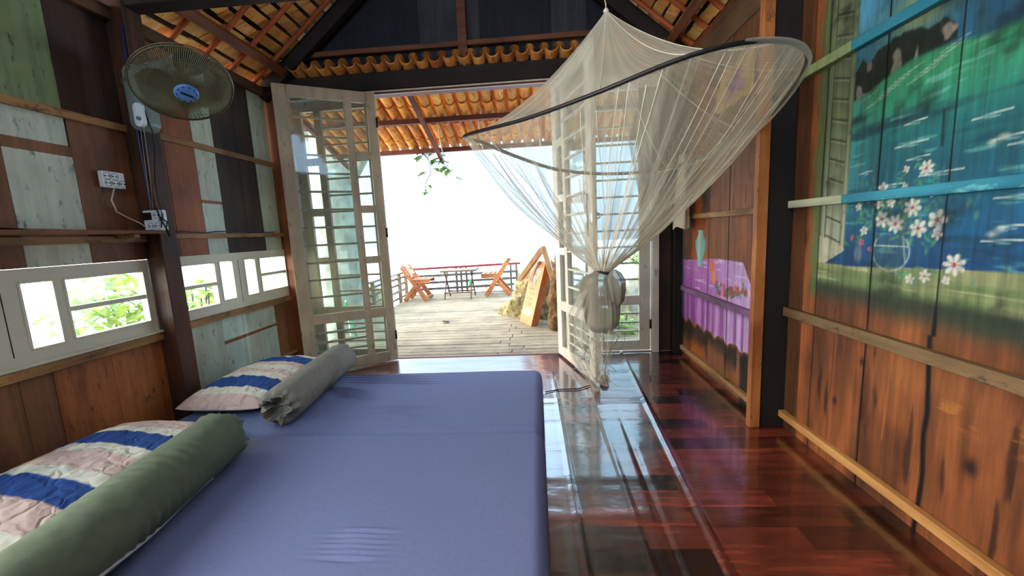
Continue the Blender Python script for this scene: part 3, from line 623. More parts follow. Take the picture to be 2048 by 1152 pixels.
railR(2.20, 3.4, .045, .08, M['batten'], 'wooden batten along the foot of the far right wall', XRF)

# ================================================================== roof
M['shade_sheet'] = plain('dark_shade_sheet', (30, 22, 18), .9)
ceil = empty('ceiling'); struct(ceil, 'pitched roof lined with orange clay tiles on poles', 'ceiling')
def roof_side(sx):
    """tile courses seen from below, stepped like steep clapboards"""
    b = MB(); n = 20; L = 2.3
    if sx < 0: o = Vector((-2.36, 0, 2.31)); ds = Vector((1, 0, .818)).normalized(); nr = Vector((-.818, 0, 1)).normalized()
    else: o = Vector((1.40, 0, 2.30)); ds = Vector((-1, 0, .825)).normalized(); nr = Vector((.825, 0, 1)).normalized()
    y1 = 3.66; k = 0
    crs = .105
    while k*crs < L+.05:
        y = YB-.1+random.uniform(0, .2)
        while y < y1:
            wd = random.uniform(.15, .20); ye = min(y+wd, y1)
            a = k*crs; sk = random.uniform(-.004, .004)
            off = random.uniform(-.006, .006); p0 = o+ds*(a+.012+off)+nr*(.030+.026); p1 = o+ds*(a+crs-.012+off)+nr*(.030)
            # each tile is a slightly arched slab, with gaps between courses standing in for step shadows
            S_ = 5
            rows = []
            for (P, th) in ((p0, 0), (p1, 0), (p1, .016), (p0, .016)):
                rows.append([P+nr*(th-.006*math.sin(PI*t/S_)+sk)+Vector((0, y+.002+(ye-y-.004)*t/S_, 0)) for t in range(S_+1)])
            b.grid(rows, 0, False); b.add(rows[3], [], 0)
            b.add([r_[0] for r_ in rows], [(0, 1, 2, 3)]); b.add([r_[-1] for r_ in rows], [(3, 2, 1, 0)])
            y = ye
        k += 1
    ob = b.build('roof_tiles', M['tile'], ceil)
    c = o+ds*(L/2+.03)+nr*.10; R_ = Matrix((ds, Vector((0, 1, 0)), nr)).transposed()
    MB().obox(c+Vector((0, (YB+y1)/2, 0)), (L/2-.03, (y1-YB)/2-.03, .008), R_, 0, 0).build('added_shade_sheet', M['shade_sheet'], ceil)  # added dark sheet blocks skylight and reads as shade between the courses
    # pole rafters under the tiles, purlins under the poles
    ys_ = [q for q in np.arange(2.58-.25*15, 3.4, .25)]
    for yy in ys_:
        a = o+ds*.02+nr*.004; bb = o+ds*(L-.02)+nr*.004; pts = [a+(bb-a)*t+Vector((0, yy+.006*math.sin(t*9+yy*7), 0)) for t in np.linspace(0, 1, 14)]
        MB().tube(pts, .017, 8).build('rafter', M['rafter'], ceil)
    for dd, hh in ((.37, .07), (1.25, .07)):
        c = o+ds*dd-nr*.045; MB().bar(c+Vector((0, YB, 0)), c+Vector((0, 3.42, 0)), .06, hh, nr, 0, .004).build('purlin', M['purlin'], ceil)
roof_side(-1); roof_side(1)
MB().box(-.52, -.44, YB, 3.6, 3.70, 3.80, 0, .004).build('ridge_beam', M['purlin'], ceil)

# ================================================================== porch roof
por = empty('porch_roof'); struct(por, 'orange barrel tile porch roof sloping down outside the doors', 'roof')
sl = .33; zp = lambda y: 2.505-sl*(y-3.42)
def porch_tiles():
    b = MB(); pitch = .118; x = -2.30; i = 0
    while x < 1.75:
        # pan (convex down), lapped in three lengths
        y = 3.40+random.uniform(-.012, .012)
        for k in range(5):
            y2 = min(y+.29, 4.72)
            if y2-y < .05: break
            rows = []
            for t in (0, 1):
                yy = y+(y2-y+.02)*t; zz = zp(yy)+.012*(t)-.004*k*0; rr = .052*(1.0 if t == 0 else .93)
                rows.append([(x+rr*math.cos(a), yy, zz-rr*.95*math.sin(a)+.03) for a in np.linspace(.1, PI-.1, 9)])
            rows2 = [[(px_, py_, pz_+.009) for px_, py_, pz_ in r_] for r_ in rows]
            b.grid(rows, 0, True); b.grid([r_[::-1] for r_ in rows2], 0, True); b.grid([rows[0], rows2[0]], 0, False); b.grid([rows[1][::-1], rows2[1][::-1]], 0, False)
            y += .27
        # cover (convex up)
        cx = x+pitch/2; rows = []
        for yy in (3.42, 4.74): rows.append([(cx+.038*math.cos(a), yy, zp(yy)+.036+.030*math.sin(a)) for a in np.linspace(-.1, PI+.1, 8)])
        b.grid(rows, 0, True); b.grid([[(p[0], p[1], p[2]+.008) for p in r_][::-1] for r_ in rows], 0, True)
        x += pitch; i += 1
    return b
porch_tiles().build('barrel_tiles', M['porch_tile'], por)
for yy, hh in ((3.62, .03), (4.08, .034), (4.62, .034)):
    MB().box(-2.3, 1.75, yy, yy+.04, zp(yy)-.062-hh*.4, zp(yy)-.028, 0, .003).build('batten', M['porch_wood'], por)
for xx in (-2.2, -1.06, .3, 1.5):
    MB().bar((xx, 3.56, zp(3.56)-.095), (xx, 4.80, zp(4.80)-.095), .035, .05, (0, 0, 1), 0, .003).build('rafter', M['porch_wood'], por)
for xx in (-.93, -.52, .06):
    MB().tube([(xx-.01, 4.1, zp(4.1)-.03), (xx, 4.12, zp(4.1)-.2), (xx+.02, 4.14, zp(4.1)-.36)], .005, 6).build('hanging_strip', M['white_strip'], por)

# ================================================================== folding door leaves
def leaf(n, hinge, free, mt, label, handle=False, flip=False, wide_free=True):
    """hinge, free: plan points of the leaf's two edges. The barred wide column lies at the free side for the inner leaves."""
    h = Vector((*hinge, 0)); f_ = Vector((*free, 0)); ax = (f_-h); Wd = ax.length; ax.normalize(); nrm = Vector((-ax.y, ax.x, 0)); R = Matrix((ax, nrm, Vector((0, 0, 1)))).transposed()
    root = empty('door_%d' % n, (h.x, h.y, .02)); struct(root, label, 'door')
    zb, zt = .02, 2.285; th = .036
    # columns measured from the free edge
    def col(a, b): return (Wd-b, Wd-a) if wide_free else (a, b)
    stileA, wide, mull, nar = col(0, .095), col(.095, .49), col(.49, .55), col(.55, .665)
    stileB = col(.665, Wd)
    fm = MB()
    def bx(u, z0, z1, t=th): fm.obox(h+ax*((u[0]+u[1])/2)+Vector((0, 0, (z0+z1)/2)), ((u[1]-u[0])/2, t/2, (z1-z0)/2), R, 0, .003)
    bx(stileA, zb, zt); bx(stileB, zb, zt)
    inn = (min(wide[0], nar[0]), max(wide[1], nar[1]))
    bx(inn, zb, .105); bx(inn, .425, .505); bx(inn, 2.20, zt); bx(mull, .105, .425); bx(mull, .505, 2.20)
    for zc in (.925, 1.35, 1.785): bx(nar, zc-.03, zc+.03)
    fm.build('door_frame', mt, root)
    for k in range(11):
        zc = .505+(k+1)*(2.20-.505)/12; b = MB(); b.obox(h+ax*((wide[0]+wide[1])/2)+Vector((0, 0, zc))-nrm*.006, ((wide[1]-wide[0])/2+.004, .009, .008), R, 0, .002); b.build('bar', mt, root)
    for k in range(3):
        zc = .105+(k+1)*(.425-.105)/4; b = MB(); b.obox(h+ax*((wide[0]+wide[1])/2)+Vector((0, 0, zc))-nrm*.006, ((wide[1]-wide[0])/2+.004, .009, .008), R, 0, .002); b.build('bar', mt, root)
    def pane(u, z0, z1):
        b = MB(); b.obox(h+ax*((u[0]+u[1])/2)+Vector((0, 0, (z0+z1)/2))+nrm*.008, ((u[1]-u[0])/2, .0015, (z1-z0)/2), R, 0, 0); b.build('pane', M['glass'], root)
    pane(wide, .105, .425); pane(wide, .505, 2.20)
    for z0, z1 in ((.105, .425), (.505, .895), (.955, 1.32), (1.38, 1.755), (1.815, 2.20)): pane(nar, z0, z1)
    if handle:
        c = h+ax*(Wd-.045)+Vector((0, 0, 1.03)); sgn = -1
        p = MB(); p.obox(c-nrm*(-.022 if flip else .022), (.02, .004, .11), R, 0, .002); pp = p.build('handle_plate', M['dark_metal'], root)
        q = MB(); s_ = (.05 if flip else -.05); q.tube([c+nrm*(s_*.4)+Vector((0, 0, .03)), c+nrm*s_+Vector((0, 0, .03)), c+nrm*s_-ax*.10+Vector((0, 0, .032))], .008, 8); q.build('handle', M['steel'], root)
    hg = MB()
    for zc in (.25, 1.15, 2.05): hg.tube([h+Vector((0, 0, zc-.04))+nrm*.02, h+Vector((0, 0, zc+.04))+nrm*.02], .009, 8)
    hg.build('hinge', M['dark_metal'], root)
    adopt(root); return root, h, ax, nrm, R, Wd
leaf(1, (-2.06, 3.50), (-1.31, 3.475), M['tan'], 'outer left door leaf standing behind the folded tan leaf')
leaf(2, (-1.287, 3.41), (-1.93, 3.05), M['tan'], 'tan barred glass door leaf with handle, folded in on the left', handle=True, flip=False)
leaf(3, (.965, 3.50), (.205, 3.50), M['door_white'], 'pale barred door leaf standing closed beside the right jamb', wide_free=False)
r_, h_, ax_, nm_, R_, W_ = leaf(4, (.175, 3.46), (.392, 2.72), M['door_white'], 'pale barred door leaf swung into the room behind the mosquito net')
# bolt latch and open padlock on leaf 4's free edge
c = h_+ax_*(W_-.03)
p = MB(); p.obox(c+Vector((0, 0, 1.17))-nm_*.03, (.07, .008, .035), R_, 0, .002); p.tube([c+Vector((0, 0, 1.05))-nm_*.04, c+Vector((0, 0, 1.33))-nm_*.04], .006, 8)
p.lathe([(.022, -.004), (.022, .004), (.012, .004), (.012, -.004), (.022, -.004)], c+ax_*.07+Vector((0, 0, 1.18)), (0, 1, 0), 16)
lt = p.build('door_latch', M['steel'], r_); lt.matrix_parent_inverse = Matrix.Translation(-Vector(r_.location))
# wedge on the floor by the swung leaf
ds_ = MB().lathe([(.0, 0), (.03, .0), (.034, .03), (.022, .055), (0, .06)], (.44, 2.78, .0), (.2, 0, 1), 16); tag(ds_.build('door_stop', M['terminal']), 'small dark door stop at the foot of the swung pale door leaf', 'door stop')

# ================================================================== left windows (old door leaves laid on their side)
def window(n, y0, y1, z0, z1, panes, label, grooves=()):
    root = empty('window_%d' % n, (XL, (y0+y1)/2, z0)); struct(root, label, 'window')
    fm = MB(); xa, xb = XL-.03, XL+.008
    ys_ = sorted({y0, y1, *[p[0] for p in panes], *[p[1] for p in panes]})
    for a, b in zip(ys_[:-1], ys_[1:]):
        hit = [p for p in panes if p[0] <= a+1e-6 and p[1] >= b-1e-6]
        if not hit: fm.box(xa, xb, a, b, z0, z1, 0, .0)
        else: fm.box(xa, xb, a, b, z0, hit[0][2]); fm.box(xa, xb, a, b, hit[0][3], z1)
    for gy in grooves: fm.box(xb-.0005, xb+.0008, gy-.002, gy+.002, z0+.04, z1-.05, 1)
    for p in panes:   # raised beads around each light
        for a, b, c_, d_ in ((p[0], p[1], p[2]-.006, p[2]+.004), (p[0], p[1], p[3]-.004, p[3]+.006), (p[0]-.006, p[0]+.004, p[2], p[3]), (p[1]-.004, p[1]+.006, p[2], p[3])): fm.box(xa+.004, xb+.004, a, b, c_, d_, 0, .001)
    fm.build('window_frame', [M['cream'], M['dark_metal']], root)
    for p in panes:
        if p[4]: MB().box(xa+.006, xb-.002, p[0], p[1], (p[2]+p[3])/2-.012, (p[2]+p[3])/2+.012, 0, .002).build('bar', M['cream'], root)
        MB().box(XL-.018, XL-.015, p[0], p[1], p[2], p[3]).build('pane', M['glass'], root)
    adopt(root)
window(1, .8, 2.192, .624, 1.043, [(.95, 1.3, .685, .978, 1), (1.597, 1.722, .683, .982, 0), (1.765, 2.155, .688, .980, 1)], 'cream framed window strip low on the near left wall', (1.53,))
window(2, 2.308, 3.468, .63, 1.047, [(2.318, 2.672, .695, .988, 1), (2.712, 2.838, .710, .993, 0), (2.957, 3.08, .710, .992, 0), (3.128, 3.462, .713, .990, 1)], 'cream framed window strip low on the far left wall beyond the post', (2.895,))

ow = MB()  # frame of the added window that brings in fill daylight
for a, b, c_, d_ in ((-1.05, .8, .66, .70), (-1.05, .8, 2.10, 2.14), (-1.09, -1.05, .66, 2.14), (.76, .80, .66, 2.14)): ow.box(XL-.03, XL+.012, a, b, c_, d_, 0, .003)
struct(ow.build('window_3', M['cream']), 'unglazed frame of the window added behind the viewer to let in fill light', 'window')
# ================================================================== mattresses
def mattress(x0, x1, y0, y1, h, r, wr, label):
    """sheeted foam mattress: rounded slab with stretch wrinkles wr=[(x,y,len,amp)]"""
    def prof(a, b, st):
        an = np.linspace(0, PI/2, 9); e0 = a+r*(1-np.cos(an)); d0 = r*(1-np.sin(an)); mid = np.arange(a+r+st, b-r-.001, st)
        return np.concatenate([e0, mid, (b-r*(1-np.cos(an)))[::-1]]), np.concatenate([d0, 0*mid, d0[::-1]])
    X1, DX = prof(x0, x1, .016); Y1, DY = prof(y0, y1, .0045)
    XX, YY = np.meshgrid(X1, Y1); ZX, ZY = np.meshgrid(DX, DY)
    rr = np.sqrt((r-ZX)**0*((ZX)**2)+ZY**2); ZZ = h-np.minimum(np.maximum(ZX, ZY)+.35*np.minimum(ZX, ZY), r*1.35)
    # round the plan corners
    cx = np.clip(XX, x0+.06, x1-.06); cy = np.clip(YY, y0+.06, y1-.06); dx = XX-cx; dy = YY-cy; L = np.hypot(dx, dy); mx_ = np.maximum(np.abs(dx), np.abs(dy))
    k = np.where(L > 1e-6, mx_/np.maximum(L, 1e-6), 1); XX = cx+dx*k; YY = cy+dy*k
    ZZ = ZZ+.006*(fbm(XX, YY, 3, 3, 2)-.5)
    for wx, wy, wl, wa, sl_ in wr: ZZ = ZZ-2.0*wa*np.exp(-((YY-wy-sl_*(XX-wx))/.006)**2-((XX-wx)/wl)**2)+1.6*wa*np.exp(-((YY-wy-.012-sl_*(XX-wx))/.008)**2-((XX-wx)/wl)**2)
    P = np.stack([XX, YY, ZZ], -1); b = MB(); b.grid(P)
    edge = np.concatenate([P[0, :], P[1:, -1], P[-1, -2::-1], P[-2:0:-1, 0]]); bot = edge.copy(); bot[:, 2] = .004; cen = edge.mean(0)
    mid_ = edge.copy(); mid_[:, 2] = (h-r)*.5; mid_[:, :2] += (edge[:, :2]-cen[:2])*.004
    b.grid([np.vstack([bot, bot[:1]]), np.vstack([mid_, mid_[:1]]), np.vstack([edge, edge[:1]])])
    return tag(b.build('mattress', M['sheet']), label, 'mattress', 'floor mattresses')
wf = [(-.85+.03*math.sin(q*3), 2.02+.024*q, .11+.03*math.cos(q*5), .006, -.04) for q in range(6)]
wf += [(-1.15+.05*q, 2.66-.05*q, .26, .006, -.10) for q in range(4)]+[(-1.28+.03*q, 2.42-.035*q, .12, .007, -.25) for q in range(5)]
mattress(-2.10, .0, 1.865, 2.74, .135, .05, wf, 'far floor mattress in a violet-grey fitted sheet, nearer the doors')
wn = [(-.62+.02*math.sin(q*3), 1.06+.022*q, .08, .005, -.02) for q in range(6)]
mattress(-2.10, .0, .95, 1.86, .135, .05, wn, 'near floor mattress in a violet-grey fitted sheet, cut by the photo foot')

# ================================================================== pillows
def quilt_mat():
    m, n, b = mat('striped_quilt_cotton'); N = n.nodes.new; K = n.links.new
    at = N('ShaderNodeAttribute'); at.attribute_name = 'paint'
    t = N('ShaderNodeTexCoord'); vo = N('ShaderNodeTexVoronoi'); vo.feature = 'DISTANCE_TO_EDGE'; vo.inputs['Scale'].default_value = 13
    no = N('ShaderNodeTexNoise'); no.inputs['Scale'].default_value = 9; K(t.outputs['Object'], no.inputs[0])
    ad = N('ShaderNodeMixRGB'); ad.blend_type = 'LINEAR_LIGHT'; ad.inputs[0].default_value = .08; K(t.outputs['Object'], ad.inputs[1]); K(no.outputs['Color'], ad.inputs[2]); K(ad.outputs[0], vo.inputs[0])
    r = N('ShaderNodeValToRGB'); r.color_ramp.elements[1].position = .22; K(vo.outputs['Distance'], r.inputs[0])
    bp = N('ShaderNodeBump'); bp.inputs['Strength'].default_value = .6; bp.inputs['Distance'].default_value = .010; K(r.outputs[0], bp.inputs['Height'])
    n2 = N('ShaderNodeTexNoise'); n2.inputs['Scale'].default_value = 30; n2.inputs['Detail'].default_value = 5; K(t.outputs['Object'], n2.inputs[0])
    b2 = N('ShaderNodeBump'); b2.inputs['Strength'].default_value = .5; b2.inputs['Distance'].default_value = .006; K(n2.outputs['Fac'], b2.inputs['Height']); K(bp.outputs[0], b2.inputs['Normal'])
    K(at.outputs['Color'], b.inputs['Base Color']); K(b2.outputs[0], b.inputs['Normal']); b.inputs['Roughness'].default_value = .85; b.inputs['Specular IOR Level'].default_value = .15
    return m
M['quilt'] = quilt_mat()
BLU = (44, 74, 132); PNK = (206, 178, 164); CRM = (214, 208, 188)
def pillow(cx, cy, zb, hx, hy, hz, rot, tilt, seq, label, seed, tx=0):
    nu, nv = 90, 110; u = np.linspace(-1, 1, nu); v = np.linspace(-1, 1, nv); U, V = np.meshgrid(u, v)
    thick = (np.clip(1-np.abs(U)**2.6, 0, 1)**.5)*(np.clip(1-np.abs(V)**3.0, 0, 1)**.5)
    wr = .5*fbm(U*1.3, V*1.6, 3.2, 4, seed)+.5*fbm(U, V, 8, 3, seed+3)-.5
    sq = 1-.06*(1-np.abs(V)**2)*0-.05*np.abs(U*V)**2
    lx = U*hx*(1-.05*np.abs(V)**4); ly = V*hy*(1-.05*np.abs(U)**4)
    zt = hz*thick*(1+.30*wr)+.012*wr*thick; zl = -hz*.45*thick
    top = np.stack([lx, ly, zt], -1); bot = np.stack([lx, ly, zl], -1)
    # stripes across the pillow
    y_ = (V*.5+.5); y_ = y_+.012*(fbm(U, V, 2, 2, seed+9)-.5)
    n = len(seq); idx = np.clip((y_*n).astype(int), 0, n-1); c = slin(np.array(seq, float)[idx])
    c = c*(.9+.2*fbm(U, V, 10, 3, seed+5))[..., None]
    c4 = np.concatenate([c, np.ones(c.shape[:2]+(1,))], -1)
    b = MB(); b.grid(top, 0); b.grid(bot[:, ::-1], 1)
    R = Matrix.Rotation(rot, 3, 'Z') @ Matrix.Rotation(tilt, 3, 'Y') @ Matrix.Rotation(tx, 3, 'X')
    b.v = [tuple(R @ Vector(p)+Vector((cx, cy, zb+hz*.45))) for p in b.v]
    return tag(b.build('pillow', [M['quilt'], M['cotton']], attrs={'paint': np.concatenate([c4.reshape(-1, 4), c4[:, ::-1].reshape(-1, 4)])}), label, 'pillow', 'striped quilted pillows')
pillow(-1.86, 2.46, .142, .26, .43, .10, .02, .02, [CRM, PNK, PNK, CRM, BLU, BLU, CRM, PNK, CRM, PNK, BLU, BLU, CRM, CRM, PNK][2:14], 'striped quilted pillow on the far mattress against the pale planks', 3)
pillow(-1.89, 1.33, .142, .29, .52, .10, -.05, .05, [PNK, BLU, BLU, CRM, PNK, PNK, BLU, BLU, CRM, PNK, PNK, CRM, BLU, BLU, CRM, PNK, PNK, CRM], 'striped quilted pillow on the near mattress beside the orange planks', 8)

# ================================================================== bolsters
def bolster(a, b, r, mt, label, seed, piping=False):
    a = Vector(a); b = Vector(b); d = (b-a).normalized(); L = (b-a).length; sd = d.cross(Vector((0, 0, 1))).normalized(); upv = sd.cross(d)
    nu, nv = 80, 72; rows = []
    s = np.concatenate([np.linspace(0, .06, 12), np.linspace(.067, .93, 150), np.linspace(.937, 1, 12)])
    for t in s:
        e = min(t, 1-t); k = 1-.34*max(0, 1-e/.045)**2; gather = max(0, 1-e/.05)
        row = []
        for j in range(nv):
            an = 2*PI*j/nv
            wv = .5*float(noise.noise(Vector((t*9, math.cos(an)*1.6+seed, math.sin(an)*1.6))))+.35*float(noise.noise(Vector((t*26, math.cos(an)*3+seed, math.sin(an)*3))))
            ruf = gather*.20*math.sin(an*5+seed)+gather*.12*math.sin(an*11+2*seed)+gather*.07*math.sin(an*19+seed)
            rr = r*(k+.06*wv+.035*math.exp(-((t-.55-.12*math.sin(an*2))/.10)**2)*math.sin(t*150+an*2)+ruf*(.7)); y = math.sin(an)*rr; y = max(y, -r*.93)
            row.append(a+d*(t*L+gather*.012*math.sin(an*7))+sd*(math.cos(an)*rr)+upv*y)
        rows.append(row)
    # gathered cloth mouths: turn inward
    def mouth(row, sg):
        c = sum((Vector(p) for p in row), Vector())/len(row)
        return [[c+(Vector(p)-c)*f+d*(sg*o) for p in row] for f, o in ((1.04, .016), (1.0, .024), (.9, .02), (.8, -.01), (.7, -.05), (.05, -.06))]
    rows = [r_ for r_ in mouth(rows[0], -1)][::-1]+rows+mouth(rows[-1], 1)
    root = empty('bolster', a)
    m_ = MB(); m_.grid(rows, 0, True, True); m_.build('bolster_cover', mt, root)
    # drawn mouth edge
    if piping:
        pts = []
        for t in np.linspace(.06, .80, 40): an = -.75+.35*math.sin(t*7); pts.append(a+d*(t*L)+sd*(math.cos(an)*r*1.005)+upv*(math.sin(an)*r*1.005))
        MB().tube(pts, [.003+.004*math.sin(PI*i/39) for i in range(40)], 6).build('piping', M['piping'], root)
    adopt(root); return tag(root, label, 'bolster', 'floor bolsters')
bolster((-1.40, 1.92, .238), (-1.49, 2.83, .236), .104, M['bolster_grey'], 'plump grey bolster lying on the far mattress beside its pillow', 1.3)
bolster((-1.32, .62, .248), (-1.47, 1.65, .246), .115, M['bolster_green'], 'long green-grey bolster with white piping on the near mattress', 4.1, True)

# ================================================================== wall fan
fan = empty('wall_fan', (-2.16, 2.19, 1.8)); tag(fan, 'round wall fan with wire grille and blue hub on the dark left post', 'fan')
FC = Vector((-1.724, 2.013, 1.908)); FN = Vector((.467, -.380, -.799)).normalized(); fx = FN.orthogonal().normalized(); fy = FN.cross(fx); FR = .21
def fp(r, h, a): return FC+FN*h+(fx*math.cos(a)+fy*math.sin(a))*r
def ringw(rad, h, w, n=64): return [fp(rad, h, 2*PI*k/n) for k in range(n)]
g = MB()
for rad, h in ((FR, .0), (FR*.985, .012)): g.tube(ringw(rad, h, 0), .0028, 6, closed=True)
for k in range(150):
    a = 2*PI*k/150; pts = []
    for t in np.linspace(0, 1, 7): rr = .045+(FR-.047)*t; pts.append(fp(rr, .06*(1-t**3)+.006, a+.25*(1-t)))
    g.tube(pts, .0016, 4, cap=False)
g.tube(ringw(FR*.72, .048, 0), .0014, 4, closed=True)
g.build('front_grille', M['cage'], fan)
g = MB()
for k in range(72):
    a = 2*PI*k/72; g.tube([fp(.04+(FR-.042)*t, -.07*(1-t**3), a-.2*(1-t)) for t in np.linspace(0, 1, 6)], .0013, 4, cap=False)
g.tube(ringw(FR*.6, -.058, 0), .0015, 4, closed=True); g.build('rear_grille', M['cage'], fan)
g = MB().lathe([(0, .078), (.02, .079), (.045, .074), (.052, .066), (.050, .058), (0, .056)], FC, FN, 40); hub = g.build('hub_badge', M['blue_plastic'], fan)
g = MB()
g.obox(FC+FN*.080, (.028, .0045, .0012), Matrix((fx, fy, FN)).transposed() @ Matrix.Rotation(.9-1.35, 3, 'Z'), 0, 0)
for k in range(10):
    a = 2*PI*k/10; g.obox(fp(.040, .0765, a), (.006, .0012, .001), Matrix((fy*math.cos(a)-fx*math.sin(a), fx*math.cos(a)+fy*math.sin(a), FN)).transposed(), 0, 0)
g.build('badge_marks', M['black'], hub)
for k in range(3):
    b = MB(); P = []
    for t in np.linspace(0, 1, 10):
        rr = .03+.15*t; half = .30+.42*math.sin(PI*min(t*.9+.1, 1)); P.append([fp(rr, -.005+.022*q, 2*PI*k/3+half*q*.9+.3*t) for q in np.linspace(-1, 1, 8)])
    b.grid(P); b.grid([[p-FN*.002 for p in row][::-1] for row in P]); b.build('blade', M['blade'], fan)
MB().lathe([(0, .05), (.034, .045), (.036, 0), (.034, -.04), (0, -.045)], FC, FN, 28).build('blade_hub', M['blade'], fan)
MB().lathe([(0, -.06), (.05, -.062), (.056, -.09), (.05, -.15), (.03, -.17), (0, -.172)], FC, FN, 28).build('motor', M['grey_plastic'], fan)
# bracket: long white housing on the post with pull switches
nk = MB().tube([FC-FN*.15, Vector((-1.95, 2.09, 2.03)), Vector((-2.05, 2.12, 2.02)), Vector((-2.13, 2.14, 1.98))], [.026, .03, .034, .04], 12); nk.build('neck', M['grey_plastic'], fan)
def capsule(c, hw, hz, dp, n=12):
    P = []
    for q, sc in ((0, 1), (.6, 1), (.9, .94), (1, .82), (1, .0)):
        row = []
        for k in range(n*4):
            a = 2*PI*k/(n*4); x = math.cos(a); z = math.sin(a); zz = (hz-hw)*(1 if z > 0 else -1)+z*hw*sc if abs(z) > 1e-6 else 0
            row.append((c[0]+x*hw*sc, c[1]-dp*q, c[2]+(zz if sc > 0 else 0)))
        P.append(row)
    return P
g = MB(); g.grid(capsule((-2.085, 2.185, 1.90), .050, .17, .085), 0, True, True); g.build('bracket', M['grey_plastic'], fan)
g = MB(); g.grid(capsule((-2.062, 2.104, 1.805), .026, .062, .020), 0, True, True); sb = g.build('switch_plate', M['white_plastic'], fan)
MB().lathe([(0, .014), (.009, .012), (.011, 0)], (-2.055, 2.085, 1.785), (0, -1, 0), 16).build('switch_knob', M['grey_plastic'], sb)
for k, (xa, xb) in enumerate(((-2.075, -2.135), (-2.055, -2.120))):
    MB().tube([(xa, 2.10, 1.745), (xa-.03, 2.12, 1.5), (xb, 2.14, 1.32)], .0013, 4).build('pull_cord', M['cable_white'], fan)
adopt(fan)
for o in (hub, sb):
    for ch in bpy.data.objects:
        if ch.parent == o: pass
tag(MB().tube([(-2.04, 2.10, 1.84), (-2.03, 2.12, 1.72), (-2.04, 2.13, 1.64), (-2.09, 2.16, 1.55), (-2.12, 2.18, 1.46), (-2.115, 2.175, 1.38), (-2.10, 2.17, 1.30), (-2.08, 2.13, 1.22)], .0035, 6).build('power_cable', M['black']), 'black cable running from the wall fan down to the outlets', 'cable')

# ================================================================== outlets and shelf
def sockets(name, c, w, h, dp, ax, label, layout):
    """ax: 'Y' face looks +X (on the wall), 'X' face looks -Y (on the post)"""
    root = empty(name, c); b = MB()
    R = Matrix.Identity(3) if ax == 'X' else Matrix(((0, -1, 0), (1, 0, 0), (0, 0, 1)))
    # local: x right, y into the wall, z up
    def W_(x, y, z): return Vector(c)+R @ Vector((x, y, z))
    b.obox(W_(0, -dp/2, 0), (w/2, dp/2, h/2), R, 0, .004); b.build('socket_body', M['white_plastic'], root)
    g = MB()
    for x, z in layout:
        g.obox(W_(x-.009, -dp-.0008, z), (.0032, .001, .0032), R); g.obox(W_(x+.009, -dp-.0008, z), (.0032, .001, .0032), R)
        g.lathe([(.017, 0), (.0185, .0012), (.017, .0014)], W_(x, -dp, z), R @ Vector((0, -1, 0)), 20)
    g.build('socket_holes', M['black'], root); adopt(root); return tag(root, label, 'socket', 'white sockets on the left wall')
sockets('socket_block', (-2.262, 2.063, 1.477), .115, .085, .028, 'Y', 'white socket block on the dark planks left of the post', [(-.034, .018), (.004, .018), (-.034, -.018), (.004, -.018), (.040, -.018)])
so = sockets('socket_block', (-2.155, 2.19, 1.262), .125, .115, .022, 'X', 'white switch and socket panel on the post above the shelf', [(.02, .03), (-.02, -.03), (.02, -.03), (.048, .0), (.048, .03)])
g = MB().obox((-2.19, 2.166, 1.287), (.026, .003, .02), Matrix.Identity(3), 0, .001); g = g.build('blank_cover', M['dark_metal'], so); g.matrix_parent_inverse = Matrix.Translation(-Vector(so.location))
tag(MB().tube([(-2.24, 2.06, 1.435), (-2.235, 2.03, 1.37), (-2.24, 2.05, 1.31), (-2.235, 2.11, 1.275), (-2.22, 2.15, 1.25), (-2.21, 2.17, 1.225)], .004, 6).build('power_cable', M['cable_white']), 'cream cable looping below the left socket block', 'cable')
tag(MB().tube([(-2.12, 2.16, 1.33), (-2.10, 2.15, 1.28), (-2.05, 2.14, 1.25), (-2.045, 2.12, 1.20), (-2.02, 2.11, 1.165), (-2.03, 2.12, 1.19), (-2.09, 2.14, 1.27)], .0035, 6).build('power_cable', M['black']), 'short black cable looped over the socket panel', 'cable')
pts = [(-2.225, 2.33+.09*k, 1.197+.006*math.sin(k*1.7)+.003) for k in range(12)]
tag(MB().tube(pts, .004, 6).build('power_cable', M['cable_blue']), 'dark blue cable lying along the far left wall batten', 'cable')
tag(MB().tube([(-2.165, 2.185, 2.3), (-2.18, 2.18, 1.9), (-2.175, 2.18, 1.6), (-2.165, 2.175, 1.4), (-2.155, 2.17, 1.33)], .006, 6).build('power_cable', M['cable_blue']), 'dark blue conduit cable running down the face of the post', 'cable')
sh = empty('wall_shelf', (-2.2, 1.5, 1.185)); tag(sh, 'narrow wooden shelf board along the near left wall', 'shelf')
MB().box(-2.265, -2.115, .82, 2.193, 1.188, 1.208, 0, .003).build('shelf_board', wood('shelf_board_wood', (92, 52, 28), (146, 92, 54), 'Y'), sh)
for yy in (1.1, 2.02): MB().box(-2.238, -2.13, yy, yy+.03, 1.166, 1.187, 0, .002).build('shelf_bracket', M['batten'], sh)
adopt(sh)
tag(MB().grid([[(-2.25+.1*a, .95+.0*a+y_*.9, 1.2115+.006*math.sin(y_*9+a*3)) for y_ in np.linspace(0, 1, 30)] for a in (0, .5, 1)]).build('dark_cloth', M['cable_blue']), 'dark blue cloth strip lying on the left wall shelf', 'cloth')

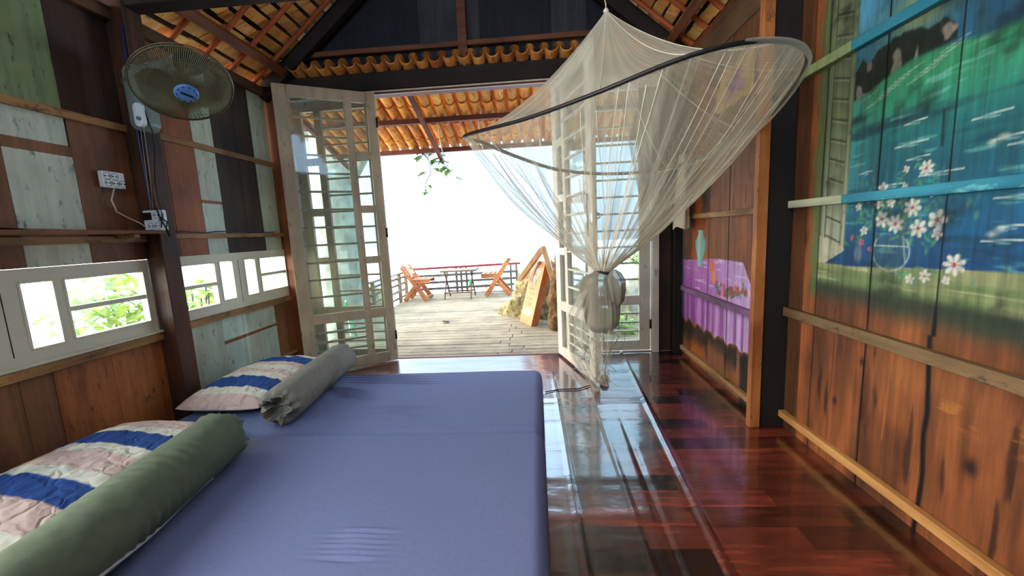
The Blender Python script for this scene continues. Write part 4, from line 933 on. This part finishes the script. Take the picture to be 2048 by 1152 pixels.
# ================================================================== mosquito net
RING = [(-0.309, 1.9, 1.548), (-0.026, 1.6, 1.525), (0.21, 1.4, 1.537), (0.397, 1.28, 1.566), (0.526, 1.25, 1.588), (0.675, 1.3, 1.619), (0.845, 1.42, 1.65), (0.98, 1.58, 1.664), (1.069, 1.8, 1.641), (1.077, 2.05, 1.558), (0.962, 2.2, 1.473), (0.769, 2.3, 1.415), (0.562, 2.33, 1.396), (0.337, 2.3, 1.399), (0.114, 2.22, 1.424), (-0.092, 2.1, 1.482), (-0.242, 2.0, 1.536)]
def closed_spline(P, n):
    P = np.array(P, float); k = len(P); out = []
    for i in range(n):
        t = i*k/n; a = int(t); f = t-a; p0, p1, p2, p3 = P[(a-1) % k], P[a % k], P[(a+1) % k], P[(a+2) % k]
        out.append(.5*((2*p1)+(-p0+p2)*f+(2*p0-5*p1+4*p2-p3)*f*f+(-p0+3*p1-3*p2+p3)*f**3))
    return np.array(out)
NA = 1080; RG = closed_spline(RING, NA); APEX = np.array((.365, 2.05, 2.10)); KNOT = np.array((.318, 1.95, .885))
net = empty('mosquito_net', tuple(KNOT)); tag(net, 'white mosquito net with hoop, tied in a knot, hanging in the room', 'mosquito net')
q = np.linspace(0, 1, 46); ang = np.arange(NA)/NA*2*PI
rows = []; dens = []
fo = np.sin(ang*9+.4)*.5+np.sin(ang*23+1.3)*.3
for t in q:
    s = t**1.0; P = APEX+(RG-APEX)*s; P = P.copy(); P[:, 2] -= .36*s*(1-s)*(.75+.25*s)*1.0
    P[:, :2] += (P[:, :2]-APEX[:2])*(.02*fo*(1-s))[:, None]
    rows.append(P)
    dn = .40+.42*np.exp(-t/.06)+.04*np.sin(ang*60+6*np.sin(ang*5)); dens.append(np.full(NA, 1.0)*dn)
m_ = MB(); m_.grid(rows, 0, True, True); m_.build('net_canopy', M['net'], net, {'dens': np.clip(np.concatenate(dens), 0, 1)})
# skirt gathered from hoop to knot
q = np.linspace(0, 1, 90); rows = []; dens = []
rn = np.random.default_rng(3); fk = [(int(k), rn.random()*6.28, rn.random()) for k in rn.integers(9, 40, 8)]
NS = 230; sa = rn.random(NS)*2*PI; sw = rn.uniform(.004, .016, NS)*np.where(rn.random(NS) < .12, 3.2, 1); sd_ = rn.normal(0, .03, NS); sp_a = rn.uniform(.25, 1.0, NS); sph = rn.random(NS)*6.28
cen0 = RG.mean(0); org = np.linalg.norm(RG-np.roll(RG, 1, 0), axis=1).mean()
for t in q:
    drr = RG-cen0; drr[:, 2] *= 0; dn_ = drr/np.linalg.norm(drr, axis=1)[:, None]
    end = KNOT+dn_*.026
    P = RG+(end-RG)*t; P = P.copy()
    hang = np.linalg.norm((RG-end)[:, :2], axis=1)
    P[:, 2] -= .34*hang*t*(1-t)*(1-.3*t)*1.1
    w = math.sin(PI*min(1, t*1.05))**.7 if t < .95 else .3*(1-t)/.05
    fold = sum(np.sin(k*(ang+.06*np.sin(t*3+p))+p+1.2*np.sin(t*2+p))*(.6+.4*a) for k, p, a in fk)/len(fk)
    P[:, :2] += dn_[:, :2]*(.045*w*fold)[:, None]
    rows.append(P)
    f1 = np.zeros(NA)
    for a0, w0, d0_, am, ph in zip(sa, sw, sd_, sp_a, sph):
        dd = np.abs((ang-(a0+d0_*math.sin(t*2.4+ph))+PI) % (2*PI)-PI); f1 += am*np.exp(-(dd/(w0*(1+.8*t)))**2)
    f0 = np.clip(fold+.25, 0, 1)**1.5
    cur = np.linalg.norm(P-np.roll(P, 1, 0), axis=1).mean()
    base = .19*(org/max(cur, org*.03))**.78
    d0 = base*(.55+1.1*np.minimum(f1, 2.2)+1.2*f0)
    dens.append(np.clip(d0+.35*math.exp(-t/.018), 0, .97))
m_ = MB(); m_.grid(rows, 0, True, True); m_.build('net_skirt', M['net'], net, {'dens': np.concatenate(dens)})
SK = np.array(rows)
# hoop: black bare tube in front, sleeved behind
idx = np.arange(0, NA, 12)
fr_i = [i for i in idx if i/NA < 7.6/17]; bk_i = [i for i in idx if i/NA >= 7.5/17]+[0]
MB().tube([RG[i] for i in range(int(.985*NA), NA, 8)]+[RG[i] for i in range(0, int(NA*6.2/17), 8)], .0075, 8).build('hoop', M['black'], net)
MB().tube([RG[i % NA] for i in range(int(NA*6.2/17), int(.986*NA), 8)], .0085, 8).build('hoop_sleeve', M['tube_net'], net)
cc = RG.mean(0); hr = range(int(NA*4.6/17), int(NA*12.0/17)); P0 = []; P1 = []; P2 = []
for n_, i_ in enumerate(hr):
    p = RG[i_]; o_ = (p-cc)/np.linalg.norm(p-cc); w_ = math.sin(PI*n_/len(hr))**.8
    P0.append(p+o_*(.008+.003*w_)+np.array((0, 0, .006))); P1.append(p+o_*(.012*w_+.008)+np.array((0, 0, -.012*w_))); P2.append(p+o_*.008*w_+np.array((0, 0, -.028*w_-.003)))
m_ = MB(); m_.grid([P0, P1, P2]); m_.build('hem', M['net'], net, {'dens': np.full(len(P0)*3, .55)})
# seams on the canopy
for fr_ in (.03, .12, .24, .33, .44, .55, .66, .78, .9):
    k = int(fr_*NA); pts = []
    for t in np.linspace(0, 1, 26):
        p = APEX+(RG[k]-APEX)*t; p = p.copy(); p[2] -= .36*t*(1-t)*(.75+.25*t)-.002; pts.append(p)
    MB().tube(pts, .0017, 4).build('seam', M['seam'], net)
tm = MB()
for k in range(34):
    kk = int(rn.random()*NA); i0 = int(rn.uniform(0, 8)); i1 = int(rn.uniform(60, 89)); dr = rn.normal(0, 14); pts = [SK[i][int(kk+dr*i/60) % NA]*1.0 for i in range(i0, i1, 4)]
    tm.tube(pts, .0009+.0007*rn.random(), 4)
tag(tm.build('net_threads', M['seam'], net), kind='stuff')
MB().tube([APEX+np.array((0, 0, -.02)), APEX+np.array((.0, .0, .03)), (.36, 2.10, 2.2), (.35, 2.2, 2.40)], .003, 6).build('hanging_cord', M['cable_white'], net)
MB().lathe([(.006, -.012), (.014, .0), (.006, .012)], tuple(APEX), (0, 0, 1), 12).build('top_ring', M['seam'], net)
# knotted bundle
rows = []; dens = []; na = 160; aa = np.arange(na)/na*2*PI
prof = []
pr0 = [(.022, .902, 0), (.038, .885, -.004), (.068, .868, -.012), (.088, .84, -.012), (.094, .80, -.008), (.092, .75, -.003), (.088, .70, .0), (.086, .66, .002), (.078, .625, .002), (.055, .598, 0), (.02, .59, 0)]
for i_ in range(len(pr0)-1):
    for t_ in np.linspace(0, 1, 5, endpoint=False): prof.append(tuple(np.array(pr0[i_])*(1-t_)+np.array(pr0[i_+1])*t_))
prof.append(pr0[-1])
for r, z, dx in prof:
    f = 1+.16*(fbm(np.cos(aa)*2.2+9, np.sin(aa)*2.2+z*6, 1, 2, 5)-.5)+.14*(fbm(np.cos(aa)*9+20, np.sin(aa)*9+z*5, 1, 3, 6)-.5)+.05*np.sin(aa*2+z*8)
    rows.append(np.stack([.305+dx+r*f*np.cos(aa), 1.95+r*.8*f*np.sin(aa), np.full(na, z)], -1)); dens.append(.9+.0*aa)
M['bundle'] = net_mat('shaded_netting', (150, 142, 126), trans=.25)  # darker copy of the netting, its backlit shade put into the colour
m_ = MB(); m_.grid(rows, 0, True, True); m_.build('knotted_bundle', M['bundle'], net, {'dens': np.clip(np.concatenate(dens), 0, 1)*.97})
rows = []; dens = []
for r, z in ((.01, .90), (.032, .885), (.05, .85), (.05, .80), (.042, .75), (.02, .72)):
    f = 1+.08*np.sin(aa*7+z*20); rows.append(np.stack([.365+r*f*np.cos(aa), 1.93+r*f*np.sin(aa), np.full(na, z)], -1)); dens.append(np.full(na, .9))
m_ = MB(); m_.grid(rows, 0, True, True); m_.build('side_loop', M['bundle'], net, {'dens': np.concatenate(dens)})
MB().tube([(.318+.030*math.cos(a), 1.95+.030*math.sin(a), .888+.006*math.sin(2*a)) for a in np.linspace(0, 2*PI, 24, endpoint=False)], .009, 8, closed=True).build('tie_band', M['terminal'], net)
# loose tail
rows = []; dens = []; na = 200; aa = np.linspace(0, 1, na)
for t in np.linspace(0, 1, 40):
    wd = .05+.055*math.sin(PI*min(1, t*1.1))*1.2; cx = .270-.045*math.sin(PI*t)+.02*t; z = .82-.46*t-.03*np.abs(np.sin(aa*7))*t-.06*np.abs(aa-.75)*t
    ph = aa*2*PI*2.4
    rows.append(np.stack([cx+(aa-.5)*2*wd+.010*np.sin(ph*3), 1.93+.035*np.sin(ph*2+t*2), z+0*aa], -1)); dens.append(.20+.18*np.maximum(0, np.sin(aa*70+3*np.sin(t*6)))**4+.25*(t > .97)+.2*(1-t))
m_ = MB(); m_.grid(rows, 0, True); m_.build('net_tail', M['net'], net, {'dens': np.concatenate(dens)})
for k in range(9):
    x0 = .20+.02*k; pts = [(x0+.03*math.sin(t*5+k*1.7)+.02*math.sin(t*13+k), 1.90+.03*math.cos(t*7+k), .60-.26*t+.03*math.sin(t*9+k*2)) for t in np.linspace(0, 1, 18)]
    MB().tube(pts, .0012, 4).build('thread', M['tube_net'], net)
pts = [(.295, 1.93, .60), (.33, 1.93, .585), (.36, 1.93, .59), (.385, 1.93, .57), (.36, 1.93, .53), (.33, 1.92, .49), (.345, 1.92, .50), (.31, 1.92, .46), (.30, 1.92, .41), (.27, 1.92, .375)]
MB().tube(pts, .002, 5).build('thread', M['tube_net'], net)
adopt(net)

# grey gauze curtain at the right of the doors
rows = []; dens = []; na = 150; aa = np.linspace(0, 1, na)
for t in np.linspace(0, 1, 40):
    z = 2.16-1.02*t; x0 = .70+.19*t**1.1; x1 = 1.125-.03*t
    rows.append(np.stack([x0+(x1-x0)*aa, 3.37+.028*np.sin(aa*34+2*np.sin(t*2))*(.4+.6*t), z+.02*aa], -1)); dens.append(.62+.16*np.sin(aa*34+1.2))
m_ = MB(); m_.grid(rows, 0, True); tag(m_.build('gauze_curtain', M['gauze'], None, {'dens': np.clip(np.concatenate(dens), 0, 1)}), 'grey gauze curtain hanging behind the net at the right of the doors', 'curtain')
# beige cloth on the wall by the corner
rows = []
for t in np.linspace(0, 1, 24):
    z = 1.62-.55*t; wd = .03+.055*min(1, t*1.6)
    rows.append([(1.105+.035*math.cos(a)+.0+.0*t, 3.20+0*t+wd*1.2*math.sin(a)+.008*math.sin(5*a+t*2), z-.01*math.sin(3*a)*t) for a in np.linspace(0, 2*PI, 40, endpoint=False)])
m_ = MB(); m_.grid([[ (1.12+(p[0]-1.105)*(.5+t), p[1], p[2]) for p in row] for row, t in zip(rows, np.linspace(0, 1, 24))], 0, True, True); ck = empty('hanging_cloth', (1.2, 3.2, 1.62)); m_.build('cloth_body', M['cloth'], ck)
MB().tube([(1.215, 3.20, 1.66), (1.17, 3.20, 1.65), (1.12, 3.20, 1.62)], .006, 6).build('hook', M['dark_metal'], ck); adopt(ck)
tag(ck, 'beige cloth hanging from a hook above the painted vase', 'cloth')
tag(MB().tube([(0.02, 2.62, .006), (.12, 2.66, .006), (.25, 2.66, .007), (.37, 2.74, .008)], .004, 6).build('floor_cable', M['black']), 'thin black cable on the floor between mattress and pale door leaf', 'cable')

# ================================================================== deck furniture
def deck_chair(x, y, sgn, label, sc=1.0):
    """low folding chair: two crossed side frames, slatted seat and back; sgn +1 faces +X"""
    root = empty('deck_chair', (x, y, 0))
    def P(u, v, z): return Vector((x+sgn*u*sc, y+v, z*sc))
    for v in (0, .34):
        MB().bar(P(-.20, v, .60), P(.20, v, .0), .05, .075, (0, 1, 0) if 0 else (1, 0, 0), 0, .004).build('back_leg', M['chair'], root)
        MB().bar(P(-.20, v+.03, .0), P(.04, v+.03, .30), .05, .07, (1, 0, 0), 0, .004).build('front_leg', M['chair'], root)
    st = MB(); st.bar(P(-.06, .0, .335), P(.27, .0, .335), .045, .065, (0, 0, 1), 0, .004); st.bar(P(-.06, .34, .335), P(.27, .34, .335), .045, .065, (0, 0, 1), 0, .004)
    for k in range(4): u = .0+.08*k; st.bar(P(u, -.03, .368), P(u, .37, .368), .06, .018, (0, 0, 1), 0, .003)
    st.build('seat', M['chair'], root)
    bk = MB()
    for k in range(2): t = .02+.16*k; bk.bar(P(-.175+.40*t, -.03, .60-.60*t), P(-.175+.40*t, .37, .60-.60*t), .10, .018, (sgn*.83, 0, .55), 0, .003)
    bk.build('backrest', wood('bleached_backrest_wood_%d' % (sgn+1), (140, 104, 72), (172, 140, 104), 'Y'), root)
    MB().bar(P(.20, -.02, .05), P(.20, .36, .05), .03, .03, (0, 0, 1), 0, .003).build('stretcher', M['chair'], root)
    adopt(root); return tag(root, label, 'chair', 'low wooden deck chairs')
deck_chair(-2.13, 6.72, 1, 'low orange wooden chair on the deck left of the small table')
deck_chair(-.72, 7.0, -1, 'low orange wooden chair on the deck right of the small table', 1.05)
tb = empty('deck_table', (-1.40, 6.95, 0))
t_ = MB()
for k in range(6): t_.box(-1.68, -1.06, 6.76+.068*k, 6.76+.068*k+.06, .468, .498, 0, .003)
t_.box(-1.62, -1.59, 6.77, 7.16, .455, .478); t_.box(-1.15, -1.12, 6.77, 7.16, .455, .478); t_.build('tabletop', M['table_top'], tb)
for x in (-1.63, -1.17):
    MB().bar((x, 6.78, 0), (x, 7.12, .46), .022, .03, (0, 0, 1), 0, .003).build('leg', M['table_leg'], tb); MB().bar((x+.02, 7.16, 0), (x+.02, 6.82, .46), .022, .03, (0, 0, 1), 0, .003).build('leg', M['table_leg'], tb)
MB().bar((-1.65, 6.84, .10), (-1.15, 6.84, .10), .03, .025, (0, 0, 1), 0, .002).build('stretcher', M['table_top'], tb); MB().bar((-1.64, 7.08, .10), (-1.15, 7.08, .10), .03, .025, (0, 0, 1), 0, .002).build('stretcher', M['table_leg'], tb)
adopt(tb); tag(tb, 'small folding wooden table standing between the two deck chairs', 'table')
# railings
ra = empty('deck_railing', (-1.4, 7.55, -.3)); tag(ra, 'weathered railing with red handrail behind the deck table', 'railing')
def by(x): return 7.45+.14*(x+2.38)
for x in (-2.36, -1.56, -1.47, -1.37, -.52, -.41): MB().box(x-.018, x+.018, by(x)-.018, by(x)+.018, -.30, .475, 0, .003).build('post', M['rail_grey'], ra)
for z in (-.03, .10, .22, .35): MB().bar((-2.38, by(-2.38)-.03, z), (-.38, by(-.38)-.03, z), .02, .045, (0, 0, 1), 0, .002).build('rail', M['rail_grey'], ra)
MB().bar((-2.40, by(-2.4), .49), (-.33, by(-.33), .50), .05, .042, (0, 0, 1), 0, .004).build('handrail', M['rail_red'], ra); adopt(ra)
rb = empty('deck_railing', (-2.43, 6.2, -.3)); tag(rb, 'pale wooden railing along the left edge of the deck', 'railing')
for y in (5.7, 6.25, 6.85, 7.2): MB().box(-2.46, -2.41, y-.025, y+.025, -.30, .455, 0, .003).build('post', M['rail_pale'], rb)
for z in (.03, .15, .27, .38): MB().bar((-2.475, 5.6, z), (-2.475, 7.4, z), .018, .035, (0, 0, 1), 0, .002).build('rail', M['rail_pale'], rb)
MB().bar((-2.44, 5.6, .47), (-2.44, 7.42, .47), .06, .028, (0, 0, 1), 0, .004).build('handrail', M['rail_pale'], rb); adopt(rb)
rc = empty('stair_railing', (-.9, 8.5, -.8)); tag(rc, 'pale sloping railing beyond the red handrail', 'railing')
for dz in (0, -.16): MB().bar((.5, 7.9, .60+dz), (-2.1, 9.6, -.42+dz), .04, .04, (0, 0, 1), 0, .003).build('rail', M['rail_pale'], rc)
for t in (.05, .35, .65, .95): x = .5-2.6*t; y = 7.9+1.7*t; z = .60-1.02*t; MB().box(x-.03, x+.03, y-.03, y+.03, z-.7, z, 0, .003).build('post', M['rail_pale'], rc)
adopt(rc)
bt = MB().lathe([(0, 0), (.028, 0), (.03, .01), (.03, .085), (.012, .11), (.012, .125), (0, .126)], (-1.30, by(-1.30)-.03, .1235), (0, 0, 1), 16); tag(bt.build('bottle', M['green_paint']), 'small green bottle standing on the deck railing seen under the table', 'bottle')

# sign
sg = empty('sign_board', (-.1, 4.75, 0)); tag(sg, 'leaning orange wooden sign with a small pointed roof against the boulder', 'sign')
A = Vector((-.250, 4.93, -.01)); B = Vector((-.103, 4.60, -.01)); lean = Vector((.20, .085, .75)); tk = Vector((.075, .032, -.02))
face = MB(); c8 = [A, B, B+lean, A+lean, A+tk, B+tk, B+lean+tk, A+lean+tk]
face.add(c8, [(0, 1, 2, 3), (5, 4, 7, 6), (4, 0, 3, 7), (3, 2, 6, 7)], 0); face.add(c8, [(1, 5, 6, 2), (0, 4, 5, 1)], 1)
face.build('board', [M['sign'], M['sign_side']], sg)
uu = (B-A).normalized(); vv = lean.normalized(); nn = uu.cross(vv).normalized()
if nn.y > 0: nn = -nn
nn = nn if nn.dot(Vector((0, -1, 0))) > 0 else -nn
Wb = (B-A).length
def on_face(u, v): return A+(B-A)*u+lean*v+nn*.0035
def text_mesh(txt, size, u, v, mt, nm):
    cu = bpy.data.curves.new(nm, 'FONT'); cu.body = txt; cu.size = size; cu.align_x = 'CENTER'; cu.extrude = .001; cu.offset = .0015
    to = bpy.data.objects.new('tmp_text', cu); COL.objects.link(to); dg = bpy.context.evaluated_depsgraph_get(); me = bpy.data.meshes.new_from_object(to.evaluated_get(dg)); bpy.data.objects.remove(to)
    me.materials.clear(); me.materials.append(mt); o = bpy.data.objects.new(nm, me); COL.objects.link(o); o.parent = sg
    R = Matrix((uu, vv, nn)).transposed().to_4x4(); R.translation = on_face(u, v); me.transform(R); return o
text_mesh('MUSI', .115, .47, .135, M['sign_white'], 'lettering')
text_mesh('homestay', .055, .5, .33, M['sign_faint'], 'faint_lettering') if 0 else None
# white dreamcatcher-like drawing: a hoop with web and three hanging strokes
em = MB()
cu_, cv_ = .60, .845
for rr in (1, .62, .3): em.tube([on_face(cu_+.24*rr*math.cos(a), cv_+.085*rr*math.sin(a)) for a in np.linspace(0, 2*PI, 26, endpoint=False)], .0035, 5, closed=True)
for a in np.linspace(0, 2*PI, 8, endpoint=False): em.tube([on_face(cu_, cv_), on_face(cu_+.24*math.cos(a), cv_+.085*math.sin(a))], .002, 4)
for u, v0, v1, r_t in ((.30, .84, .70, .012), (.45, .77, .66, .011), (.56, .76, .62, .014), (.68, .76, .70, .010)): em.tube([on_face(u, v0), on_face(u, (v0+v1)/2), on_face(u, v1)], [r_t*.6, r_t, r_t*.3], 6)
em.build('emblem', M['sign_white'], sg)
fl_ = MB()
for k, (v, l) in enumerate(((.56, .6), (.48, .5), (.40, .56), (.33, .62), (.30, .5))):
    for j in range(int(l*14)): u0 = .5-l/2+j*.07; fl_.tube([on_face(u0, v), on_face(u0+.03, v+.008*math.sin(j*2.3+k)), on_face(u0+.045, v-.006)], .0016, 4)
tag(fl_.build('faint_writing', M['sign_faint'], sg), kind='stuff')
ap = Vector((.080, 4.74, .905)); 
MB().bar(ap, (-.215, 4.95, .52), .12, .055, (-.7, .2, .6), 0, .003).build('roof_board', M['sign_roof'], sg); MB().bar(ap+Vector((0, .0, 0)), (.192, 4.60, .47), .12, .055, (.9, -.1, .3), 0, .003).build('roof_board', M['sign_roof'], sg)
adopt(sg)
def rock(name, c, s, seed, mt, label, cat, sub=5, rough=.25, fr=1.3):
    import bmesh
    bm = bmesh.new(); bmesh.ops.create_icosphere(bm, subdivisions=sub, radius=1)
    for v in bm.verts:
        n_ = v.co.normalized(); k = 1+rough*noise.noise(n_*fr+Vector((seed, 0, 0)))+rough*.5*noise.noise(n_*fr*2.7+Vector((0, seed, 0)))+rough*.2*noise.noise(n_*fr*8)
        v.co = Vector((n_.x*s[0]*k+c[0], n_.y*s[1]*k+c[1], max(n_.z*s[2]*k+c[2], c[3])))
    me = bpy.data.meshes.new(name); bm.to_mesh(me); bm.free(); me.materials.append(mt)
    for p in me.polygons: p.use_smooth = True
    o = bpy.data.objects.new(name, me); COL.objects.link(o); return tag(o, label, cat)
rock('boulder', (.10, 5.38, .05, -.2), (.58, .42, .66), 2.2, M['rock'], 'large lichened boulder behind the leaning orange sign', 'rock', rough=.38)
# driftwood stump
rows = []
for t in np.linspace(0, 1, 40):
    row = []
    for a in np.linspace(0, 2*PI, 40, endpoint=False):
        k = 1+.35*noise.noise(Vector((math.cos(a)*1.5, math.sin(a)*1.5, t*6)))+.18*noise.noise(Vector((math.cos(a)*4, math.sin(a)*4, t*16)))
        rr = (.095*math.sin(PI*(.22+.68*t))+.02)*k; row.append((.20+.06*t+rr*math.cos(a), 4.44+.03*t+rr*math.sin(a), -.012+.86*t))
    rows.append(row)
m_ = MB(); m_.grid(rows, 0, True, True); m_.add([rows[-1][k] for k in range(40)], [tuple(range(40))]); tag(m_.build('driftwood_stump', M['stump']), 'gnarled upright driftwood stump between the sign and the right door', 'driftwood')

# ================================================================== plants, tree, outside bits
def leaves(b, spots, size, droop=.5, mi=0):
    for p in spots:
        p = Vector(p); s = size*random.uniform(.7, 1.25); a = random.uniform(0, 2*PI); d_ = Vector((math.cos(a), math.sin(a), -droop+random.uniform(-.4, .4))).normalized()
        sd = d_.cross(Vector((random.uniform(-.3, .3), random.uniform(-.3, .3), 1))).normalized(); nn_ = sd.cross(d_)
        pr = [(0, 0), (.15, .24), (.4, .36), (.7, .25), (1, 0)]
        vs = []
        for t, w_ in pr: vs += [p+d_*t*s-sd*w_*s+nn_*.08*s*w_*3, p+d_*t*s-nn_*.10*s*t*t, p+d_*t*s+sd*w_*s+nn_*.08*s*w_*3]
        fs = []
        for i in range(4): fs += [(i*3, i*3+1, i*3+4, i*3+3), (i*3+1, i*3+2, i*3+5, i*3+4)]
        b.add(vs, fs, mi, True)
def vine(root_pts, n, size, name, label, mt, cat='plant', stemr=.004):
    root = empty(name, root_pts[0][0]); sp_ = []
    st = MB()
    for pts in root_pts:
        st.tube(pts, stemr, 5)
        for k in range(n):
            t = random.random()*(len(pts)-1); i = int(t); q = Vector(pts[i]).lerp(Vector(pts[min(i+1, len(pts)-1)]), t-i); sp_.append(q+Vector([random.uniform(-.5, .5)*size for _ in range(3)]))
    st.build('stem', M['bark_dark'], root); lf = MB(); leaves(lf, sp_, size); o = lf.build('leaves', mt, root); adopt(root); tag(root, label, cat); return root
vine([[(-1.30, 4.76, 2.10), (-1.22, 4.76, 1.98), (-1.20, 4.76, 1.84), (-1.27, 4.76, 1.72), (-1.28, 4.76, 1.62)], [(-1.12, 4.76, 2.08), (-1.08, 4.77, 1.98), (-1.02, 4.77, 1.88), (-.97, 4.77, 1.80)]], 17, .10, 'hanging_vine', 'green leafy vine sprig hanging from the porch eave', M['leaf'])
# shrub outside the left windows
def shrub(c, ext, n, size, name, label, mt, stems=6, base=-.55):
    root = empty(name, (c[0], c[1], c[2]-ext[2])); lf = MB(); sp_ = []
    while len(sp_) < n:
        q = [random.uniform(-1, 1) for _ in range(3)]
        if sum(v*v for v in q) < 1: sp_.append((c[0]+q[0]*ext[0], c[1]+q[1]*ext[1], c[2]+q[2]*ext[2]))
    leaves(lf, sp_, size); lf.build('leaves', mt, root); st = MB()
    for k in range(stems):
        q = random.choice(sp_); st.tube([(c[0], c[1], base), ((c[0]+q[0])/2, (c[1]+q[1])/2, (q[2]+base)/2+.02), q], .008, 5)
    st.build('stem', M['bark_dark'], root); adopt(root); return tag(root, label, 'shrub')
shrub((-3.0, 2.62, .70), (.25, .36, .28), 230, .10, 'shrub', 'bright green shrub seen through the near left window', M['leaf_light'])
shrub((-3.1, 3.35, .62), (.25, .30, .22), 120, .10, 'shrub', 'bright green shrub seen through the far left window beside the post', M['leaf_light'])
shrub((.85, 4.35, -.02), (.22, .25, .22), 70, .11, 'shrub', 'low green plant seen through the foot of the right door leaf', M['leaf_light'])
shrub((1.35, 5.36, .69), (.34, .14, .07), 130, .06, 'shrub', 'clipped yellow-green plant on top of the pale garden stone', M['leaf_light'], base=.585)
# tree by the deck
tr = empty('tree', (-2.62, 5.15, -.5)); rows = []
TP = [(-2.70, 5.25, -.5, .34), (-2.66, 5.22, .2, .27), (-2.62, 5.2, .9, .25), (-2.60, 5.2, 1.5, .25), (-2.60, 5.2, 2.0, .27), (-2.55, 5.22, 2.5, .30), (-2.3, 5.3, 3.1, .22), (-2.0, 5.4, 3.8, .14)]
def limb(TP, seed, n=26, k=30):
    TP = np.array(TP); s_ = np.linspace(0, len(TP)-1, n); rows = []
    for v in s_:
        i = min(int(v), len(TP)-2); f = v-i; p = TP[i]*(1-f)+TP[i+1]*f
        rows.append([(p[0]+p[3]*(1+.10*noise.noise(Vector((math.cos(a)*2, math.sin(a)*2+seed, v))))*math.cos(a), p[1]+p[3]*(1+.10*noise.noise(Vector((math.cos(a)*2+seed, math.sin(a)*2, v))))*math.sin(a), p[2]) for a in np.linspace(0, 2*PI, k, endpoint=False)])
    return MB().grid(rows, 0, True, True)
limb(TP, 1).build('trunk', M['bark'], tr); limb([(-2.62, 5.2, 1.9, .15), (-2.9, 5.2, 2.3, .12), (-3.2, 5.2, 2.9, .08), (-3.5, 5.2, 3.6, .05)], 3).build('branch', M['bark'], tr)
limb([(-2.50, 5.2, 1.7, .10), (-2.25, 5.15, 2.0, .08), (-2.1, 5.1, 2.15, .06), (-1.9, 5.1, 2.25, .03)], 5).build('branch', M['bark'], tr)
adopt(tr); tag(tr, 'thick pale tree trunk beside the deck seen through the left door leaf', 'tree')
# low stone garden wall to the right, and stones left of the deck
gw = MB(); gw.grid([[(.55+1.8*a, 5.0+.35*b+.05*noise.noise(Vector((a*9, z*8, b))), z) for a in np.linspace(0, 1, 40)] for z, b in [(-.4, 0), (0, 0), (.2, .02), (.4, .03), (.52, .06), (.55, .5), (.5, 1), (-.4, 1)]], 0, True)
gw = rock('garden_boulder', (1.50, 5.40, .05, -.4), (.50, .30, .44), 7.1, M['stone'], 'pale stone mass seen through the closed right door leaf', 'rock', rough=.3)
rock('garden_boulder', (-3.3, 6.4, -.1, -.6), (.7, .6, .5), 4.4, M['stone'], 'pale stones left of the deck beyond the tree trunk', 'rock', rough=.3)
gp_ = empty('green_ladder', (-2.1, 4.4, 0))
MB().bar((-2.08, 4.30, -.01), (-2.20, 4.36, .40), .02, .035, (1, 0, 0), 0, .003).build('rail', M['green_paint'], gp_); MB().bar((-2.20, 4.42, -.01), (-2.22, 4.42, .42), .018, .018, (1, 0, 0), 0, .003).build('upright', M['white_plastic'], gp_)
adopt(gp_); tag(gp_, 'green leaning metal bar with a white upright behind the left door leaf', 'frame')
fb = MB(); 
pd = empty('fence_post', (.55, 4.9, -.4)); 
# dead leaf on the deck
lf = MB(); leaves(lf, [(-1.25, 5.0, -.004)], .10, 0); tag(lf.build('fallen_leaf', M['terminal']), 'dark dry leaf lying in the middle of the deck', 'leaf')
bpy.data.objects.remove(pd)
